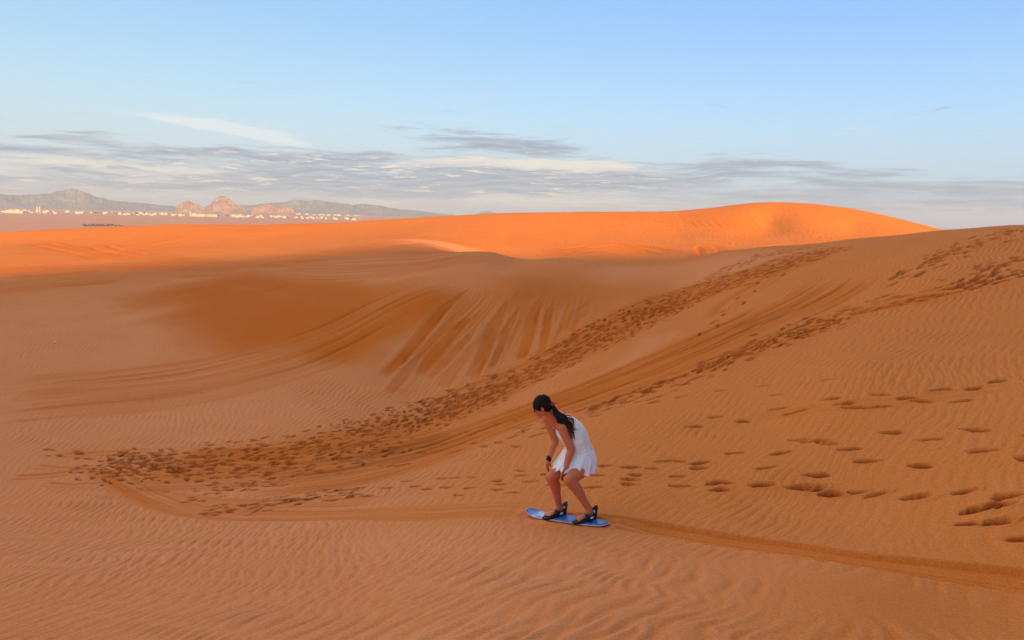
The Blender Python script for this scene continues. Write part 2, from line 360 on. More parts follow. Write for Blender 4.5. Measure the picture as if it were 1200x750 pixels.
trail([(1215,532),(1140,533),(1075,541),(1000,545),(920,551),(880,554),(820,562)], step=.5, jit=.04, L=.33, tone=1)
trail([(800,556),(740,560),(680,563),(620,566),(560,569),(500,573),(440,578),(380,584),(320,592)], step=.36, jit=.09, L=.24, tone=.85)
trail([(830,543),(760,545),(700,551),(640,556),(580,558),(520,562),(460,568),(400,577)], step=.40, jit=.09, L=.24, tone=.85)
trail([(790,570),(720,571),(650,573),(580,575),(520,580)], step=.45, jit=.08, L=.24, tone=.7)
trail([(700,487),(750,474),(800,464),(850,458),(920,450),(1000,444)], step=.62, jit=.12, L=.28, dep=.025, tone=.5)
trail([(560,500),(600,494),(650,486),(700,478),(760,462)], step=.5, jit=.15, L=.28, tone=.7)
trail([(600,525),(560,520),(520,530),(470,545),(420,555)], step=.5, jit=.15, L=.28, tone=.8)
trail([(60,527),(90,531),(115,537)], step=.4, tone=.8)
for u, v, L, d in [(842,574,.27,.04),(836,567,.24,.03),(893,568,.34,.055),(936,571,.34,.06),(955,573,.30,.055),(975,579,.30,.06),(1005,577,.24,.05),(1030,579,.27,.055),
                   (1074,583,.36,.075),(1131,576,.24,.04),(1182,581,.34,.05),(1170,592,.28,.045),(1143,598,.30,.06),(1169,612,.30,.06),(1130,614,.26,.02),(1194,632,.26,.02)]:
    h = hit(u, v)
    if h: footprint(h[0], h[1], math.atan2(h[0], h[1])+R(84)+random.gauss(0, .2), L=L*.95, Wd=L*.42, dep=d*.9, tone=1.0)

# --- wind ripples
def ripple(lam, azd, warp, seed, sharp=.35):
    k = 2*math.pi/lam; c, s = math.cos(R(azd)), math.sin(R(azd))
    wx = warp*(fbm(x+seed, y, .7, 2)) + .30*lam*fbm(x, y+seed, .42/lam, 2)
    out = 0
    for j, (da, dl, am) in enumerate([(0, 1, 1), (7, 1.09, .62), (-9, .93, .55)]):
        a = R(azd+da); p = (x*math.cos(a)-y*math.sin(a)+wx)*k/dl + seed*j
        out = out + am*(np.sin(p+.55*np.sin(p))+sharp*np.sin(2*p+1.2))
    return out/2.4
keep = (1-flat)
n1 = fbm(x, y, .33, 3); n2 = fbm(x+50, y, .8, 2)
right = sst(-.25, .1, x/np.maximum(y, .1)-.18+.10*n1)        # right-hand slope
leftm = 1-sst(-.30, -.08, x/np.maximum(y, .1)+.10*n1+.02*(y-8))
near = 1-sst(4.6, 6.8, y+.8*n1)
far = sst(34, 46, r)
amp = (.62+.75*np.clip(n1+.5*n2, -.75, 1))
rip = np.zeros_like(x)
rip += near*(1-leftm)*.026*ripple(.20, 26, .22, 3.0)
rip += (1-near)*(1-far)*leftm*.015*ripple(.14, -12, .16, 11.0)
rip += (1-near)*(1-far)*right*.0115*ripple(.125, 38, .18, 23.0)
rip += (1-near)*(1-far)*np.clip(1-leftm-right, 0, 1)*.011*ripple(.14, 12, .15, 31.0)
rip += leftm*near*.014*ripple(.17, 6, .16, 5.0)
far_rip = far*.018*ripple(.5, 14, .6, 41.0)
face = sst(17.5, 20, y+.5*n1)*(1-sst(24, 27, y))*(x > -12)   # freshly slid face has few ripples
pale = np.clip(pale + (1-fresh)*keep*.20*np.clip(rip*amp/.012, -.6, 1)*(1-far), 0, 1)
H += (rip*amp*(1-.8*face) + far_rip*sst(-.5, .3, n1+.2))*keep

# sink the detail into the sheet
Zd = Z.copy(); Zd[S] += H*(1-sst(100, 128, r))
Zp = sst(330, 1000, RR)[:, None]*2.2*fbm(X, Y, .0016, 3) + sst(400, 800, RR)[:, None]*.8*fbm(X, Y, .006, 2)
Zd += Zp*(1-sst(2200, 3000, RR)[:, None]*.8)

att = np.zeros((NR, NA, 4), np.float32); att[..., 3] = 1; dp = np.zeros((NR, NA), np.float32); dp[:ND, :NF] = np.clip(deep_shade, 0, 1)
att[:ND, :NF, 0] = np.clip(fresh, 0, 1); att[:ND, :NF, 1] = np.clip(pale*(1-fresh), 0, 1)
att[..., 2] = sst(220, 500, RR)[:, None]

def sheet():
    verts = np.stack([X, Y, Zd+ZO], -1).reshape(-1, 3).astype(np.float32)
    verts = np.concatenate([verts, np.array([[0, 0, Zd[0].mean()+ZO]], np.float32)])
    i = np.arange(NR-1)[:, None]*NA; j = np.arange(NA)[None]; j1 = (j+1) % NA
    quads = np.stack([i+j, i+NA+j, i+NA+j1, i+j1], -1)[..., ::-1].reshape(-1, 4)
    tris = np.stack([np.full(NA, NR*NA), np.arange(NA), (np.arange(NA)+1) % NA], -1)[..., ::-1]
    me = bpy.data.meshes.new('sand_ground'); nq = len(quads); nt = len(tris)
    me.vertices.add(len(verts)); me.vertices.foreach_set('co', verts.ravel())
    me.loops.add(nq*4+nt*3); me.loops.foreach_set('vertex_index', np.concatenate([quads.ravel(), tris.ravel()]).astype(np.int32))
    me.polygons.add(nq+nt)
    me.polygons.foreach_set('loop_start', np.concatenate([np.arange(nq)*4, nq*4+np.arange(nt)*3]).astype(np.int32))
    me.update(calc_edges=True)
    me.polygons.foreach_set('use_smooth', np.ones(nq+nt, bool))
    ca = me.attributes.new('sand', 'FLOAT_COLOR', 'POINT')
    ca.data.foreach_set('color', np.concatenate([att.reshape(-1, 4), np.array([[0, 0, 0, 1]], np.float32)]).ravel())
    da = me.attributes.new('trodden_shade', 'FLOAT', 'POINT'); da.data.foreach_set('value', np.append(dp.ravel(), np.float32(0)))
    me.update()
    return me

# ------------------------------------------------------------------ materials
def mat(name):
    m = bpy.data.materials.new(name); m.use_nodes = True
    nt = m.node_tree; b = nt.nodes['Principled BSDF']; return m, nt, b
def N(nt, t, **kw):
    nd = nt.nodes.new(t)
    for k, v in kw.items(): setattr(nd, k, v)
    return nd
def mixc(nt, fac, a, b, mode='MIX'):
    m = nt.nodes.new('ShaderNodeMix'); m.data_type = 'RGBA'; m.blend_type = mode
    for s, v in ((0, fac), (6, a), (7, b)):
        if hasattr(v, 'links') or isinstance(v, bpy.types.NodeSocket): nt.links.new(v, m.inputs[s])
        else: m.inputs[s].default_value = (*v, 1) if isinstance(v, tuple) and len(v) == 3 else v
    return m.outputs[2]
def mth(nt, op, a, b=None, c=None, clamp=False):
    m = nt.nodes.new('ShaderNodeMath'); m.operation = op; m.use_clamp = clamp
    for i, v in enumerate((a, b, c)):
        if v is None: continue
        if isinstance(v, bpy.types.NodeSocket): nt.links.new(v, m.inputs[i])
        else: m.inputs[i].default_value = v
    return m.outputs[0]
def noise(nt, vec, scale, detail=3, rough=.5, dist=0):
    n_ = nt.nodes.new('ShaderNodeTexNoise'); n_.inputs['Scale'].default_value = scale; n_.inputs['Detail'].default_value = detail
    n_.inputs['Roughness'].default_value = rough; n_.inputs['Distortion'].default_value = dist
    if vec is not None: nt.links.new(vec, n_.inputs['Vector'])
    return n_.outputs['Fac']
def ramp(nt, v, a, b, lo=0., hi=1.):
    m = nt.nodes.new('ShaderNodeMapRange'); m.interpolation_type = 'SMOOTHSTEP'
    nt.links.new(v, m.inputs[0]); m.inputs[1].default_value = a; m.inputs[2].default_value = b; m.inputs[3].default_value = lo; m.inputs[4].default_value = hi
    return m.outputs[0]
def simple(name, col, rough=.6, var=.0, scale=8, spec=.3, **kw):
    m, nt, b = mat(name); b.inputs['Roughness'].default_value = rough; b.inputs['Specular IOR Level'].default_value = spec
    if var:
        tc = N(nt, 'ShaderNodeTexCoord'); f = noise(nt, tc.outputs['Object'], scale, 4)
        c = mixc(nt, f, tuple(v*(1-var) for v in col), tuple(min(1, v*(1+var)) for v in col)); nt.links.new(c, b.inputs['Base Color'])
    else: b.inputs['Base Color'].default_value = (*col, 1)
    for k, v in kw.items(): b.inputs[k].default_value = v
    return m

SAND = (.58, .172, .026); FRESH = (.55, .120, .006); PALE = (.72, .300, .130); DEEP_SHADE = (.29, .050, .004); PLAIN = (.50, .27, .20)
m_sand, nt, b = mat('desert_sand')
b.inputs['Roughness'].default_value = .95; b.inputs['Specular IOR Level'].default_value = .1
at_ = N(nt, 'ShaderNodeAttribute'); at_.attribute_name = 'sand'
sep = N(nt, 'ShaderNodeSeparateColor'); nt.links.new(at_.outputs['Color'], sep.inputs[0])
tc = N(nt, 'ShaderNodeTexCoord'); ov = tc.outputs['Object']
big = noise(nt, ov, .12, 4); mid = noise(nt, ov, .9, 4); fine = noise(nt, ov, 55, 3, .7); grain = noise(nt, ov, 240, 2, .8)
c = mixc(nt, ramp(nt, big, .35, .65), SAND, (.60, .186, .032))
c = mixc(nt, ramp(nt, mid, .3, .7, 0, .35), c, (.56, .150, .018))
c = mixc(nt, sep.outputs[1], c, PALE)
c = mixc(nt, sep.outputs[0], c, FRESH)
tr_ = N(nt, 'ShaderNodeAttribute'); tr_.attribute_name = 'trodden_shade'; c = mixc(nt, tr_.outputs['Fac'], c, DEEP_SHADE)  # disturbed sand colour that also paints shade into the footprint hollows
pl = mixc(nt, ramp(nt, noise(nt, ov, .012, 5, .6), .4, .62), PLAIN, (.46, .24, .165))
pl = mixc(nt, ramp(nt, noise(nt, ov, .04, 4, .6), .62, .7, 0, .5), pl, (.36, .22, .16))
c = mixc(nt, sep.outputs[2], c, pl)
c = mixc(nt, .36, c, mixc(nt, ramp(nt, fine, .30, .70), (.62, .62, .62), (1.38, 1.38, 1.38)), 'MULTIPLY')
c = mixc(nt, .34, c, mixc(nt, ramp(nt, grain, .3, .7), (.5, .5, .5), (1.5, 1.5, 1.5)), 'MULTIPLY')
nt.links.new(c, b.inputs['Base Color'])
bp = N(nt, 'ShaderNodeBump'); bp.inputs['Strength'].default_value = .35; bp.inputs['Distance'].default_value = .012
nt.links.new(mth(nt, 'ADD', mth(nt, 'MULTIPLY', fine, .7), mth(nt, 'MULTIPLY', grain, .4)), bp.inputs['Height']); nt.links.new(bp.outputs[0], b.inputs['Normal'])

def setp(o, label=None, cat=None, group=None, kind=None):
    for k, v in (('label', label), ('category', cat), ('group', group), ('kind', kind)):
        if v: o[k] = v
    return o
def link(name, me, m=None, parent=None, smooth=True):
    o = bpy.data.objects.new(name, me); C.objects.link(o)
    if m is not None: me.materials.clear(); me.materials.append(m)
    if parent is not None: o.parent = parent
    if smooth: me.polygons.foreach_set('use_smooth', np.ones(len(me.polygons), bool))
    return o

ground = link('desert_ground', sheet(), m_sand); setp(ground, kind='structure')

#PART2>>
# ------------------------------------------------------------------ small mesh tools
def catmull(P, n=8):
    P = [np.array(p, float) for p in P]; out = []
    for i in range(len(P)-1):
        p0, p1, p2, p3 = P[max(i-1, 0)], P[i], P[i+1], P[min(i+2, len(P)-1)]
        for k in range(n):
            t = k/n; out.append(.5*((2*p1)+(p2-p0)*t+(2*p0-5*p1+4*p2-p3)*t*t+(3*p1-p0-3*p2+p3)*t**3))
    out.append(P[-1]); return np.array(out)
def tube(bm, path, rad, ref=None, seg=16, n=7, cap=True):     # tapered limb; rad = list of r or (r across ref, r other way)
    C_ = catmull(path, n); rr = catmull([(q, q) if not isinstance(q, tuple) else q for q in rad], n)
    T = np.gradient(C_, axis=0); T /= np.linalg.norm(T, axis=1)[:, None]+1e-12
    ref = np.array(ref if ref is not None else ((0, 0, 1) if abs(T[0][2]) < .8 else (1, 0, 0)), float)
    rings = []
    pts = [(C_[i], T[i], rr[i]) for i in range(len(C_))]
    if cap:                                                  # rounded ends
        a, ta, ra = pts[0]; b, tb, rb = pts[-1]; m = lambda q: float(min(q))
        pts = [(a-ta*m(ra)*math.sin(k), ta, ra*math.cos(k)) for k in (1.45, 1.1, .75, .4)] + pts + [(b+tb*m(rb)*math.sin(k), tb, rb*math.cos(k)) for k in (.4, .75, 1.1, 1.45)]
    for c_, t_, r_ in pts:
        u_ = ref-t_*np.dot(ref, t_); u_ /= np.linalg.norm(u_)+1e-9; v_ = np.cross(t_, u_)
        rings.append([bm.verts.new(Vector(c_+u_*r_[0]*math.cos(q)+v_*r_[1]*math.sin(q))) for q in np.linspace(0, 2*math.pi, seg, endpoint=False)])
    for A_, B_ in zip(rings, rings[1:]):
        for j in range(seg): bm.faces.new((A_[j], A_[(j+1) % seg], B_[(j+1) % seg], B_[j]))
    bm.faces.new(rings[0][::-1]); bm.faces.new(rings[-1])
def ellipsoid(bm, c_, ax, rr, seg=24, ring=16):
    M3 = Matrix([Vector(a) for a in ax]).transposed()
    mt = Matrix.Translation(Vector(c_)) @ M3.to_4x4() @ Matrix.Diagonal((*rr, 1))
    bmesh.ops.create_uvsphere(bm, u_segments=seg, v_segments=ring, radius=1, matrix=mt)
def box(bm, lo, hi, mi=0):
    v = [bm.verts.new((a, b_, c_)) for a in (lo[0], hi[0]) for b_ in (lo[1], hi[1]) for c_ in (lo[2], hi[2])]
    for q in ((0, 1, 3, 2), (4, 6, 7, 5), (0, 4, 5, 1), (2, 3, 7, 6), (0, 2, 6, 4), (1, 5, 7, 3)):
        f = bm.faces.new([v[k] for k in q]); f.material_index = mi
def done(bm, name):
    bmesh.ops.recalc_face_normals(bm, faces=bm.faces); me = bpy.data.meshes.new(name); bm.to_mesh(me); bm.free(); return me
def fuse(me, voxel, it=4, fac=.5, sub=None):                   # one continuous skin over overlapping volumes
    o = bpy.data.objects.new('tmp', me); C.objects.link(o)
    r_ = o.modifiers.new('r', 'REMESH'); r_.mode = 'VOXEL'; r_.voxel_size = voxel
    if it: s_ = o.modifiers.new('s', 'SMOOTH'); s_.factor = fac; s_.iterations = it
    dg = bpy.context.evaluated_depsgraph_get(); m2 = bpy.data.meshes.new_from_object(o.evaluated_get(dg)); bpy.data.objects.remove(o); m2.name = me.name
    return m2
def V3(*a): return np.array(a, float)

# ------------------------------------------------------------------ board
BX, BY = BOARD[0], BOARD[1]; BZ = BOARD[2]+ZO
be, bs, bn = [Vector(q) for q in BOARD_AXES]                   # tail-ward, toe-side, up
board = bpy.data.objects.new('sandboard', None); C.objects.link(board); board.location = (BX, BY, BZ); board.scale = (.95,)*3
setp(board, 'blue sandboard with a pale wave pattern on its nose, under the sandboarder', 'sandboard')
def bpt(a, s_, h): return be*a+bs*s_+bn*h
m_board, nt, b = mat('board_blue'); b.inputs['Roughness'].default_value = .28; b.inputs['Specular IOR Level'].default_value = .5
tc = N(nt, 'ShaderNodeTexCoord'); uvn = N(nt, 'ShaderNodeAttribute'); uvn.attribute_name = 'deck'
nz = noise(nt, uvn.outputs['Vector'], 5.5, 3, .5, .8)
c = mixc(nt, ramp(nt, nz, .42, .50), (.018, .075, .36), (.035, .16, .52))
c = mixc(nt, ramp(nt, nz, .60, .64), c, (.012, .03, .16))
sp = N(nt, 'ShaderNodeSeparateXYZ'); nt.links.new(uvn.outputs['Vector'], sp.inputs[0])
nz2 = noise(nt, uvn.outputs['Vector'], 9, 4, .6)
wv = mth(nt, 'ADD', sp.outputs[0], mth(nt, 'MULTIPLY', mth(nt, 'SUBTRACT', nz2, .5), .22))
pm = mth(nt, 'MULTIPLY', ramp(nt, wv, -.40, -.36), ramp(nt, wv, -.20, -.25))
pm = mth(nt, 'MULTIPLY', pm, ramp(nt, nz2, .38, .58, .25, 1))
c = mixc(nt, pm, c, (.50, .66, .80)); dst = noise(nt, uvn.outputs['Vector'], 26, 5, .7)
c = mixc(nt, ramp(nt, mth(nt, 'ADD', dst, mth(nt, 'MULTIPLY', mth(nt, 'ABSOLUTE', sp.outputs[1]), 1.1)), .60, .78, 0, .75), c, (.46, .20, .07)); nt.links.new(c, b.inputs['Base Color'])
m_edge = simple('board_edge', (.55, .42, .45), .4, .1); m_black = simple('black_rubber', (.014, .014, .016), .55, .2, 30); m_white = simple('white_plastic', (.75, .75, .75), .45)
LB, WB = 1.00, .25
def outline(n_=72, k=1.0):
    o = []
    for i in range(n_):
        q = 2*math.pi*i/n_; ca, sa = math.cos(q), math.sin(q); p = 2/3.4
        o.append((math.copysign(abs(ca)**p, ca)*LB/2*k, math.copysign(abs(sa)**(2/2.6), sa)*WB/2*k*(1-.10*(1-abs(ca)**2))))
    return o
def lift(a): d = max(0, -a-.30); e_ = max(0, a-.39); return .95*d*d*(1.2)+.6*e_*e_+.004
def deck_mesh():
    bm = bmesh.new(); lay = None; rows_ = []
    for k, h in ((0, 0), (1.0, 0), (1.0, -.011), (0, -.011)):
        if k == 0: rows_.append(None); continue
        rows_.append([bm.verts.new(bpt(a, s_, lift(a)+h+.012)) for a, s_ in outline()])
    n_ = 72
    for kk in (.75, .5, .25): pass
    def fill(ring, h, flip):
        prev = ring
        for kk in (.8, .55, .3, .08):
            cur = [bm.verts.new(bpt(a*kk, s_*kk, lift(a*kk)+h+.012)) for a, s_ in outline()]
            for j in range(n_):
                q = (prev[j], prev[(j+1) % n_], cur[(j+1) % n_], cur[j]); bm.faces.new(q[::-1] if flip else q)
            prev = cur
        bm.faces.new(prev[::-1] if flip else prev)
    fill(rows_[1], 0, False); fill(rows_[2], -.011, True)
    for j in range(n_): bm.faces.new((rows_[1][j], rows_[2][j], rows_[2][(j+1) % n_], rows_[1][(j+1) % n_]))
    me = done(bm, 'deck'); at2 = me.attributes.new('deck', 'FLOAT_VECTOR', 'POINT')
    for i, v in enumerate(me.vertices): at2.data[i].vector = (v.co.dot(be), v.co.dot(bs), v.co.dot(bn))
    return me
link('deck', deck_mesh(), m_board, board)
bm = bmesh.new(); o1, o2 = outline(k=1.004), outline(k=1.016); n_ = 72
R1 = [[bm.verts.new(bpt(a, s_, lift(a)+h)) for a, s_ in oo] for oo, h in ((o1, .0125), (o2, .0125), (o2, .0005), (o1, .0005))]
for i in range(4):
    for j in range(n_): bm.faces.new((R1[i][j], R1[(i+1) % 4][j], R1[(i+1) % 4][(j+1) % n_], R1[i][(j+1) % n_]))
link('edge_strip', done(bm, 'edge_strip'), m_edge, board)

ft = Vector((-.80, -.60, 0)); ft = (ft-bn*ft.dot(bn)).normalized(); fs = bn.cross(ft)      # where the toes point, and across
feet = {}
for nm, a in (('front', -.155), ('rear', .222)):
    o_ = bpt(a, -.005, lift(a)+.013); feet[nm] = o_
    def fp(f, s_, h, o_=o_): return o_+ft*f+fs*s_+bn*h
    bm = bmesh.new(); L_, W_ = .155, .055
    outl = [(math.copysign(abs(math.cos(q))**.62, math.cos(q))*L_, math.copysign(abs(math.sin(q))**.7, math.sin(q))*W_*(1.0+.16*math.cos(q))) for q in np.linspace(0, 2*math.pi, 40, endpoint=False)]
    lo = [bm.verts.new(fp(f, s_, .0005)) for f, s_ in outl]; hi = [bm.verts.new(fp(f, s_, .016)) for f, s_ in outl]; hi2 = [bm.verts.new(fp(f*.95, s_*.9, .021)) for f, s_ in outl]
    for A_, B_ in ((lo, hi), (hi, hi2)):
        for j in range(40): bm.faces.new((A_[j], A_[(j+1) % 40], B_[(j+1) % 40], B_[j]))
    bm.faces.new(lo[::-1]); bm.faces.new(hi2)
    bind = link('binding', done(bm, 'binding'), m_black, board)
    bm = bmesh.new(); prev = None; ns = 16                       # heel cup leaning back, highest in the middle
    for k in range(ns+1):
        q = math.pi*(.5+k/ns); mid_ = math.sin(math.pi*k/ns)
        col = []
        for out_, top in ((0, 0), (.010, 0), (.010, 1), (0, 1)):
            hgt = (.030+.075*mid_**1.6)*top; back = .030*top*mid_
            f = -.085+.055*math.cos(q)*1.15-back-out_*abs(math.cos(q)); s_ = (.050+out_)*math.sin(q)
            col.append(bm.verts.new(fp(f, s_, .018+hgt)))
        if prev:
            for j in range(4): bm.faces.new((prev[j], prev[(j+1) % 4], col[(j+1) % 4], col[j]))
        else: bm.faces.new(col)
        prev = col
    bm.faces.new(prev[::-1])
    cup = link('heel_cup', done(bm, 'heel_cup'), m_black, bind)
    for q, f_, h_ in ((1, -.05, .030), (1, -.118, .075)):
        bm = bmesh.new(); ellipsoid(bm, fp(f_, .0635*q if f_ > -.1 else .030, h_), (ft, bn, fs), (.026 if f_ > -.1 else .012, .012, .004) if f_ > -.1 else (.012, .018, .006)); link('patch', done(bm, 'patch'), m_white, bind)
    bm = bmesh.new(); prev = None                                # strap over the instep
    for k in range(15):
        q = math.pi*k/14
        col = [bm.verts.new(fp(f-.01*math.sin(q), .058*math.cos(q)*(1+e_*.06), .012+(.062+e_*.005)*math.sin(q)**.8)) for f, e_ in ((-.012, 0), (-.012, 1), (.022, 1), (.022, 0))]
        if prev:
            for j in range(4): bm.faces.new((prev[j], prev[(j+1) % 4], col[(j+1) % 4], col[j]))
        else: bm.faces.new(col)
        prev = col
    bm.faces.new(prev[::-1]); link('strap', done(bm, 'strap'), m_black, bind)

# ------------------------------------------------------------------ the sandboarder
m_skin = simple('skin', (.62, .175, .07), .5, .10, 14, .35); m_skin.node_tree.nodes['Principled BSDF'].inputs['Subsurface Weight'].default_value = .08
m_skin.node_tree.nodes['Principled BSDF'].inputs['Subsurface Radius'].default_value = (.01, .004, .002)
m_hair, nt, b = mat('dark_hair'); b.inputs['Roughness'].default_value = .6; b.inputs['Specular IOR Level'].default_value = .15
tc = N(nt, 'ShaderNodeTexCoord'); mp = N(nt, 'ShaderNodeMapping'); mp.inputs['Scale'].default_value = (60, 60, 14); nt.links.new(tc.outputs['Object'], mp.inputs[0])
hn = noise(nt, mp.outputs[0], 1.5, 3); sp = N(nt, 'ShaderNodeSeparateXYZ'); nt.links.new(tc.outputs['Object'], sp.inputs[0])
c = mixc(nt, hn, (.006, .004, .0035), (.022, .012, .009)); c = mixc(nt, ramp(nt, sp.outputs[2], 1.08, .90), c, mixc(nt, hn, (.06, .020, .008), (.26, .10, .035))); nt.links.new(c, b.inputs['Base Color'])
m_cloth, nt, b = mat('white_cotton'); b.inputs['Roughness'].default_value = .85; b.inputs['Specular IOR Level'].default_value = .15
tc = N(nt, 'ShaderNodeTexCoord'); b.inputs['Base Color'].default_value = (.88, .84, .76, 1)
bp = N(nt, 'ShaderNodeBump'); bp.inputs['Strength'].default_value = .8; bp.inputs['Distance'].default_value = .014; nt.links.new(noise(nt, tc.outputs['Object'], 17, 4, .6, 1.2), bp.inputs['Height']); nt.links.new(bp.outputs[0], b.inputs['Normal'])

m_skirt = m_cloth.copy(); m_skirt.name = 'white_frill'; m_skirt.node_tree.nodes['Principled BSDF'].inputs['Base Color'].default_value = (.90, .90, .90, 1)
PEL, S1, S2, CH, NB, NK = V3(.14, .15, .61), V3(.118, .16, .74), V3(.075, .168, .86), V3(-.015, .172, .97), V3(-.12, .168, 1.045), V3(-.185, .150, 1.10)
HC = V3(-.30, .112, 1.212)
LATT = V3(.55, -.82, -.10); LATT /= np.linalg.norm(LATT)
LSH, LEL, LWR = V3(-.078, .040, 1.005), V3(.018, .000, .785), V3(-.030, -.045, .595)
RSH, REL, RWR = V3(-.225, .270, 1.04), V3(-.135, .235, .80), V3(-.200, .155, .625)
LHI, LKN = V3(.195, .105, .585), V3(.000, -.115, .485)
RHI, RKN = V3(.125, .25, .59), V3(-.180, .03, .460)
fF, fR = feet['front'], feet['rear']
def fpos(o_, f, s_, h): return np.array(o_+ft*f+fs*s_+bn*h)
LAN, RAN = fpos(fR, -.075, 0, .105), fpos(fF, -.075, 0, .105)
bm = bmesh.new()
tube(bm, [PEL-V3(0, 0, .03), S1, S2, CH, CH*.5+NB*.5], [(.15, .115), (.122, .095), (.122, .095), (.128, .088), (.10, .065)], ref=LATT, seg=24)
tube(bm, [CH*.6+NB*.4, NB, NK, HC+V3(.04, .01, -.03)], [.075, .056, .050, .050])
for sh, el, wr, hand_dir in ((LSH, LEL, LWR, V3(-.45, -.10, -.88)), (RSH, REL, RWR, V3(-.22, -.25, -.94))):
    tube(bm, [NB*.55+CH*.45, sh], [.062, .052]); tube(bm, [CH, sh], [.085, .05])
    tube(bm, [sh, sh*.6+el*.4, el, el*.62+wr*.38, wr], [.056, .049, .041, .040, .027])
    d = hand_dir/np.linalg.norm(hand_dir); a = np.cross(d, V3(1, -.6, 0)); a /= np.linalg.norm(a); nrm_ = np.cross(a, d)   # along, across, palm normal
    tube(bm, [wr, wr+d*.045, wr+d*.085], [(.024, .018), (.036, .016), (.038, .013)], ref=a, seg=14)
    for k, (o_, l_) in enumerate(((-.029, .060), (-.010, .070), (.009, .066), (.027, .052))):
        b0 = wr+d*.082+a*o_; b1 = b0+d*l_*.5+nrm_*.010; b2 = b0+d*l_*.85+nrm_*.030
        tube(bm, [b0-d*.02, b0, b1, b2], [.009, .0088, .008, .0068], seg=8, n=4)
    b0 = wr+d*.03-a*.028; tube(bm, [b0, b0+d*.03-a*.022+nrm_*.006, b0+d*.055-a*.022+nrm_*.02], [.012, .010, .0085], seg=8, n=4)
for hi_, kn, an, o_ in ((LHI, LKN, LAN, fR), (RHI, RKN, RAN, fF)):
    tube(bm, [hi_, hi_*.5+kn*.5, kn*.92+hi_*.08, kn], [.104, .086, .064, .060], seg=20)
    back = V3(.03, .02, 0)
    tube(bm, [kn, kn*.70+an*.30+back*.6, kn*.35+an*.65+back*.2, an], [.060, .059, .044, .035], seg=20)
    tube(bm, [an, fpos(o_, -.085, 0, .058), fpos(o_, -.088, 0, .050)], [.035, .034, .030])
    tube(bm, [an-np.array(bn)*.02, fpos(o_, -.03, 0, .062), fpos(o_, .035, 0, .046), fpos(o_, .075, 0, .038)], [.034, (.034, .032), (.041, .022), (.043, .015)], ref=np.array(fs))
    sgn = 1 if o_ is fF else -1
    for k, (s_, l_, r_) in enumerate(((-.030, .052, .0135), (-.012, .048, .0095), (.003, .043, .009), (.017, .036, .0085), (.030, .028, .0085))):
        tube(bm, [fpos(o_, .06, sgn*s_, .036), fpos(o_, .06+l_*.6, sgn*s_*1.08, .037), fpos(o_, .06+l_, sgn*s_*1.1, .031)], [r_, r_, r_*.9], seg=8, n=4)
# head
fh = V3(-.87, .06, -.48); fh /= np.linalg.norm(fh); uh = V3(-.28, 0, .96); uh -= fh*np.dot(uh, fh); uh /= np.linalg.norm(uh); lh = np.cross(uh, fh); AX = (fh, lh, uh)
def hp(f, l, u_): return HC+(fh*f+lh*l+uh*u_)*.95
for (f, l, u_), rr in (((-.012, 0, .022), (.094, .074, .086)), ((.030, 0, -.040), (.058, .058, .070)), ((.062, 0, -.088), (.026, .030, .024)), ((.02, 0, -.07), (.05, .052, .04)),
                       ((.090, 0, -.018), (.016, .010, .026)), ((.099, 0, -.034), (.016, .013, .011)), ((.066, 0, .012), (.026, .050, .014)),
                       ((.078, 0, -.064), (.015, .024, .008)), ((.076, 0, -.074), (.015, .021, .008)),
                       ((.055, .036, -.03), (.028, .024, .022)), ((.055, -.036, -.03), (.028, .024, .022)),
                       ((-.008, .076, -.015), (.018, .010, .030)), ((-.008, -.076, -.015), (.018, .010, .030))):
    ellipsoid(bm, hp(f, l, u_), AX, tuple(q*.95 for q in rr))
body = fuse(done(bm, 'person'), .0055, 5, .5)
person = link('person', body, m_skin); person.location = (BX, BY, BZ); person.scale = (.95,)*3
setp(person, 'person in a short white sundress crouching on the blue sandboard, dark ponytail', 'person')
for s_ in (1, -1):                                                # eyes and lips
    bm = bmesh.new(); ellipsoid(bm, hp(.070, .030*s_, -.006), AX, (.012, .012, .010), 12, 8); link('eye', done(bm, 'eye'), m_white, person)
bm = bmesh.new(); ellipsoid(bm, hp(.084, 0, -.068), AX, (.010, .020, .009), 14, 10); link('lips', done(bm, 'lips'), simple('lips', (.42, .10, .08), .4), person)
bm = bmesh.new()                                                 # glasses
for s_ in (1, -1):
    ellipsoid(bm, hp(.088, .030*s_, -.004), AX, (.005, .024, .017), 16, 10)
    tube(bm, [hp(.088, .052*s_, .002), hp(.05, .068*s_, .004), hp(-.005, .077*s_, 0)], [.003, .003, .003], seg=6, n=4)
tube(bm, [hp(.092, -.012, 0), hp(.098, 0, .002), hp(.092, .012, 0)], [.003, .003, .003], seg=6, n=4)
link('sunglasses', fuse(done(bm, 'sunglasses'), .002, 1), m_black, person)
# hair: cap and ponytail
bm = bmesh.new(); ellipsoid(bm, hp(-.024, 0, .030), AX, (.098, .084, .089), 48, 32); ellipsoid(bm, hp(-.055, 0, -.012), AX, (.060, .074, .070), 40, 24)
ellipsoid(bm, hp(.000, .045, .035), AX, (.078, .042, .060)); ellipsoid(bm, hp(.0, -.045, .035), AX, (.078, .042, .060))
tie = hp(-.118, .012, -.020)
tube(bm, [hp(-.07, 0, 0), tie], [.05, .022])
hm = fuse(done(bm, 'hair'), .005, 5)
for v in hm.vertices:                                             # combed strands
    p = np.array(v.co)-HC; s_ = math.atan2(np.dot(p, uh), np.dot(p, lh))
    v.co += Vector(p/np.linalg.norm(p))*(.004*float(vnoise(np.array([p[0]*40+9]), np.array([p[1]*40+p[2]*30]))[0])+.0030*math.sin(s_*34+4*math.sin(7*np.dot(p, fh)/.1))+.0014*math.sin(s_*71))
hair = link('hair', hm, m_hair, person)
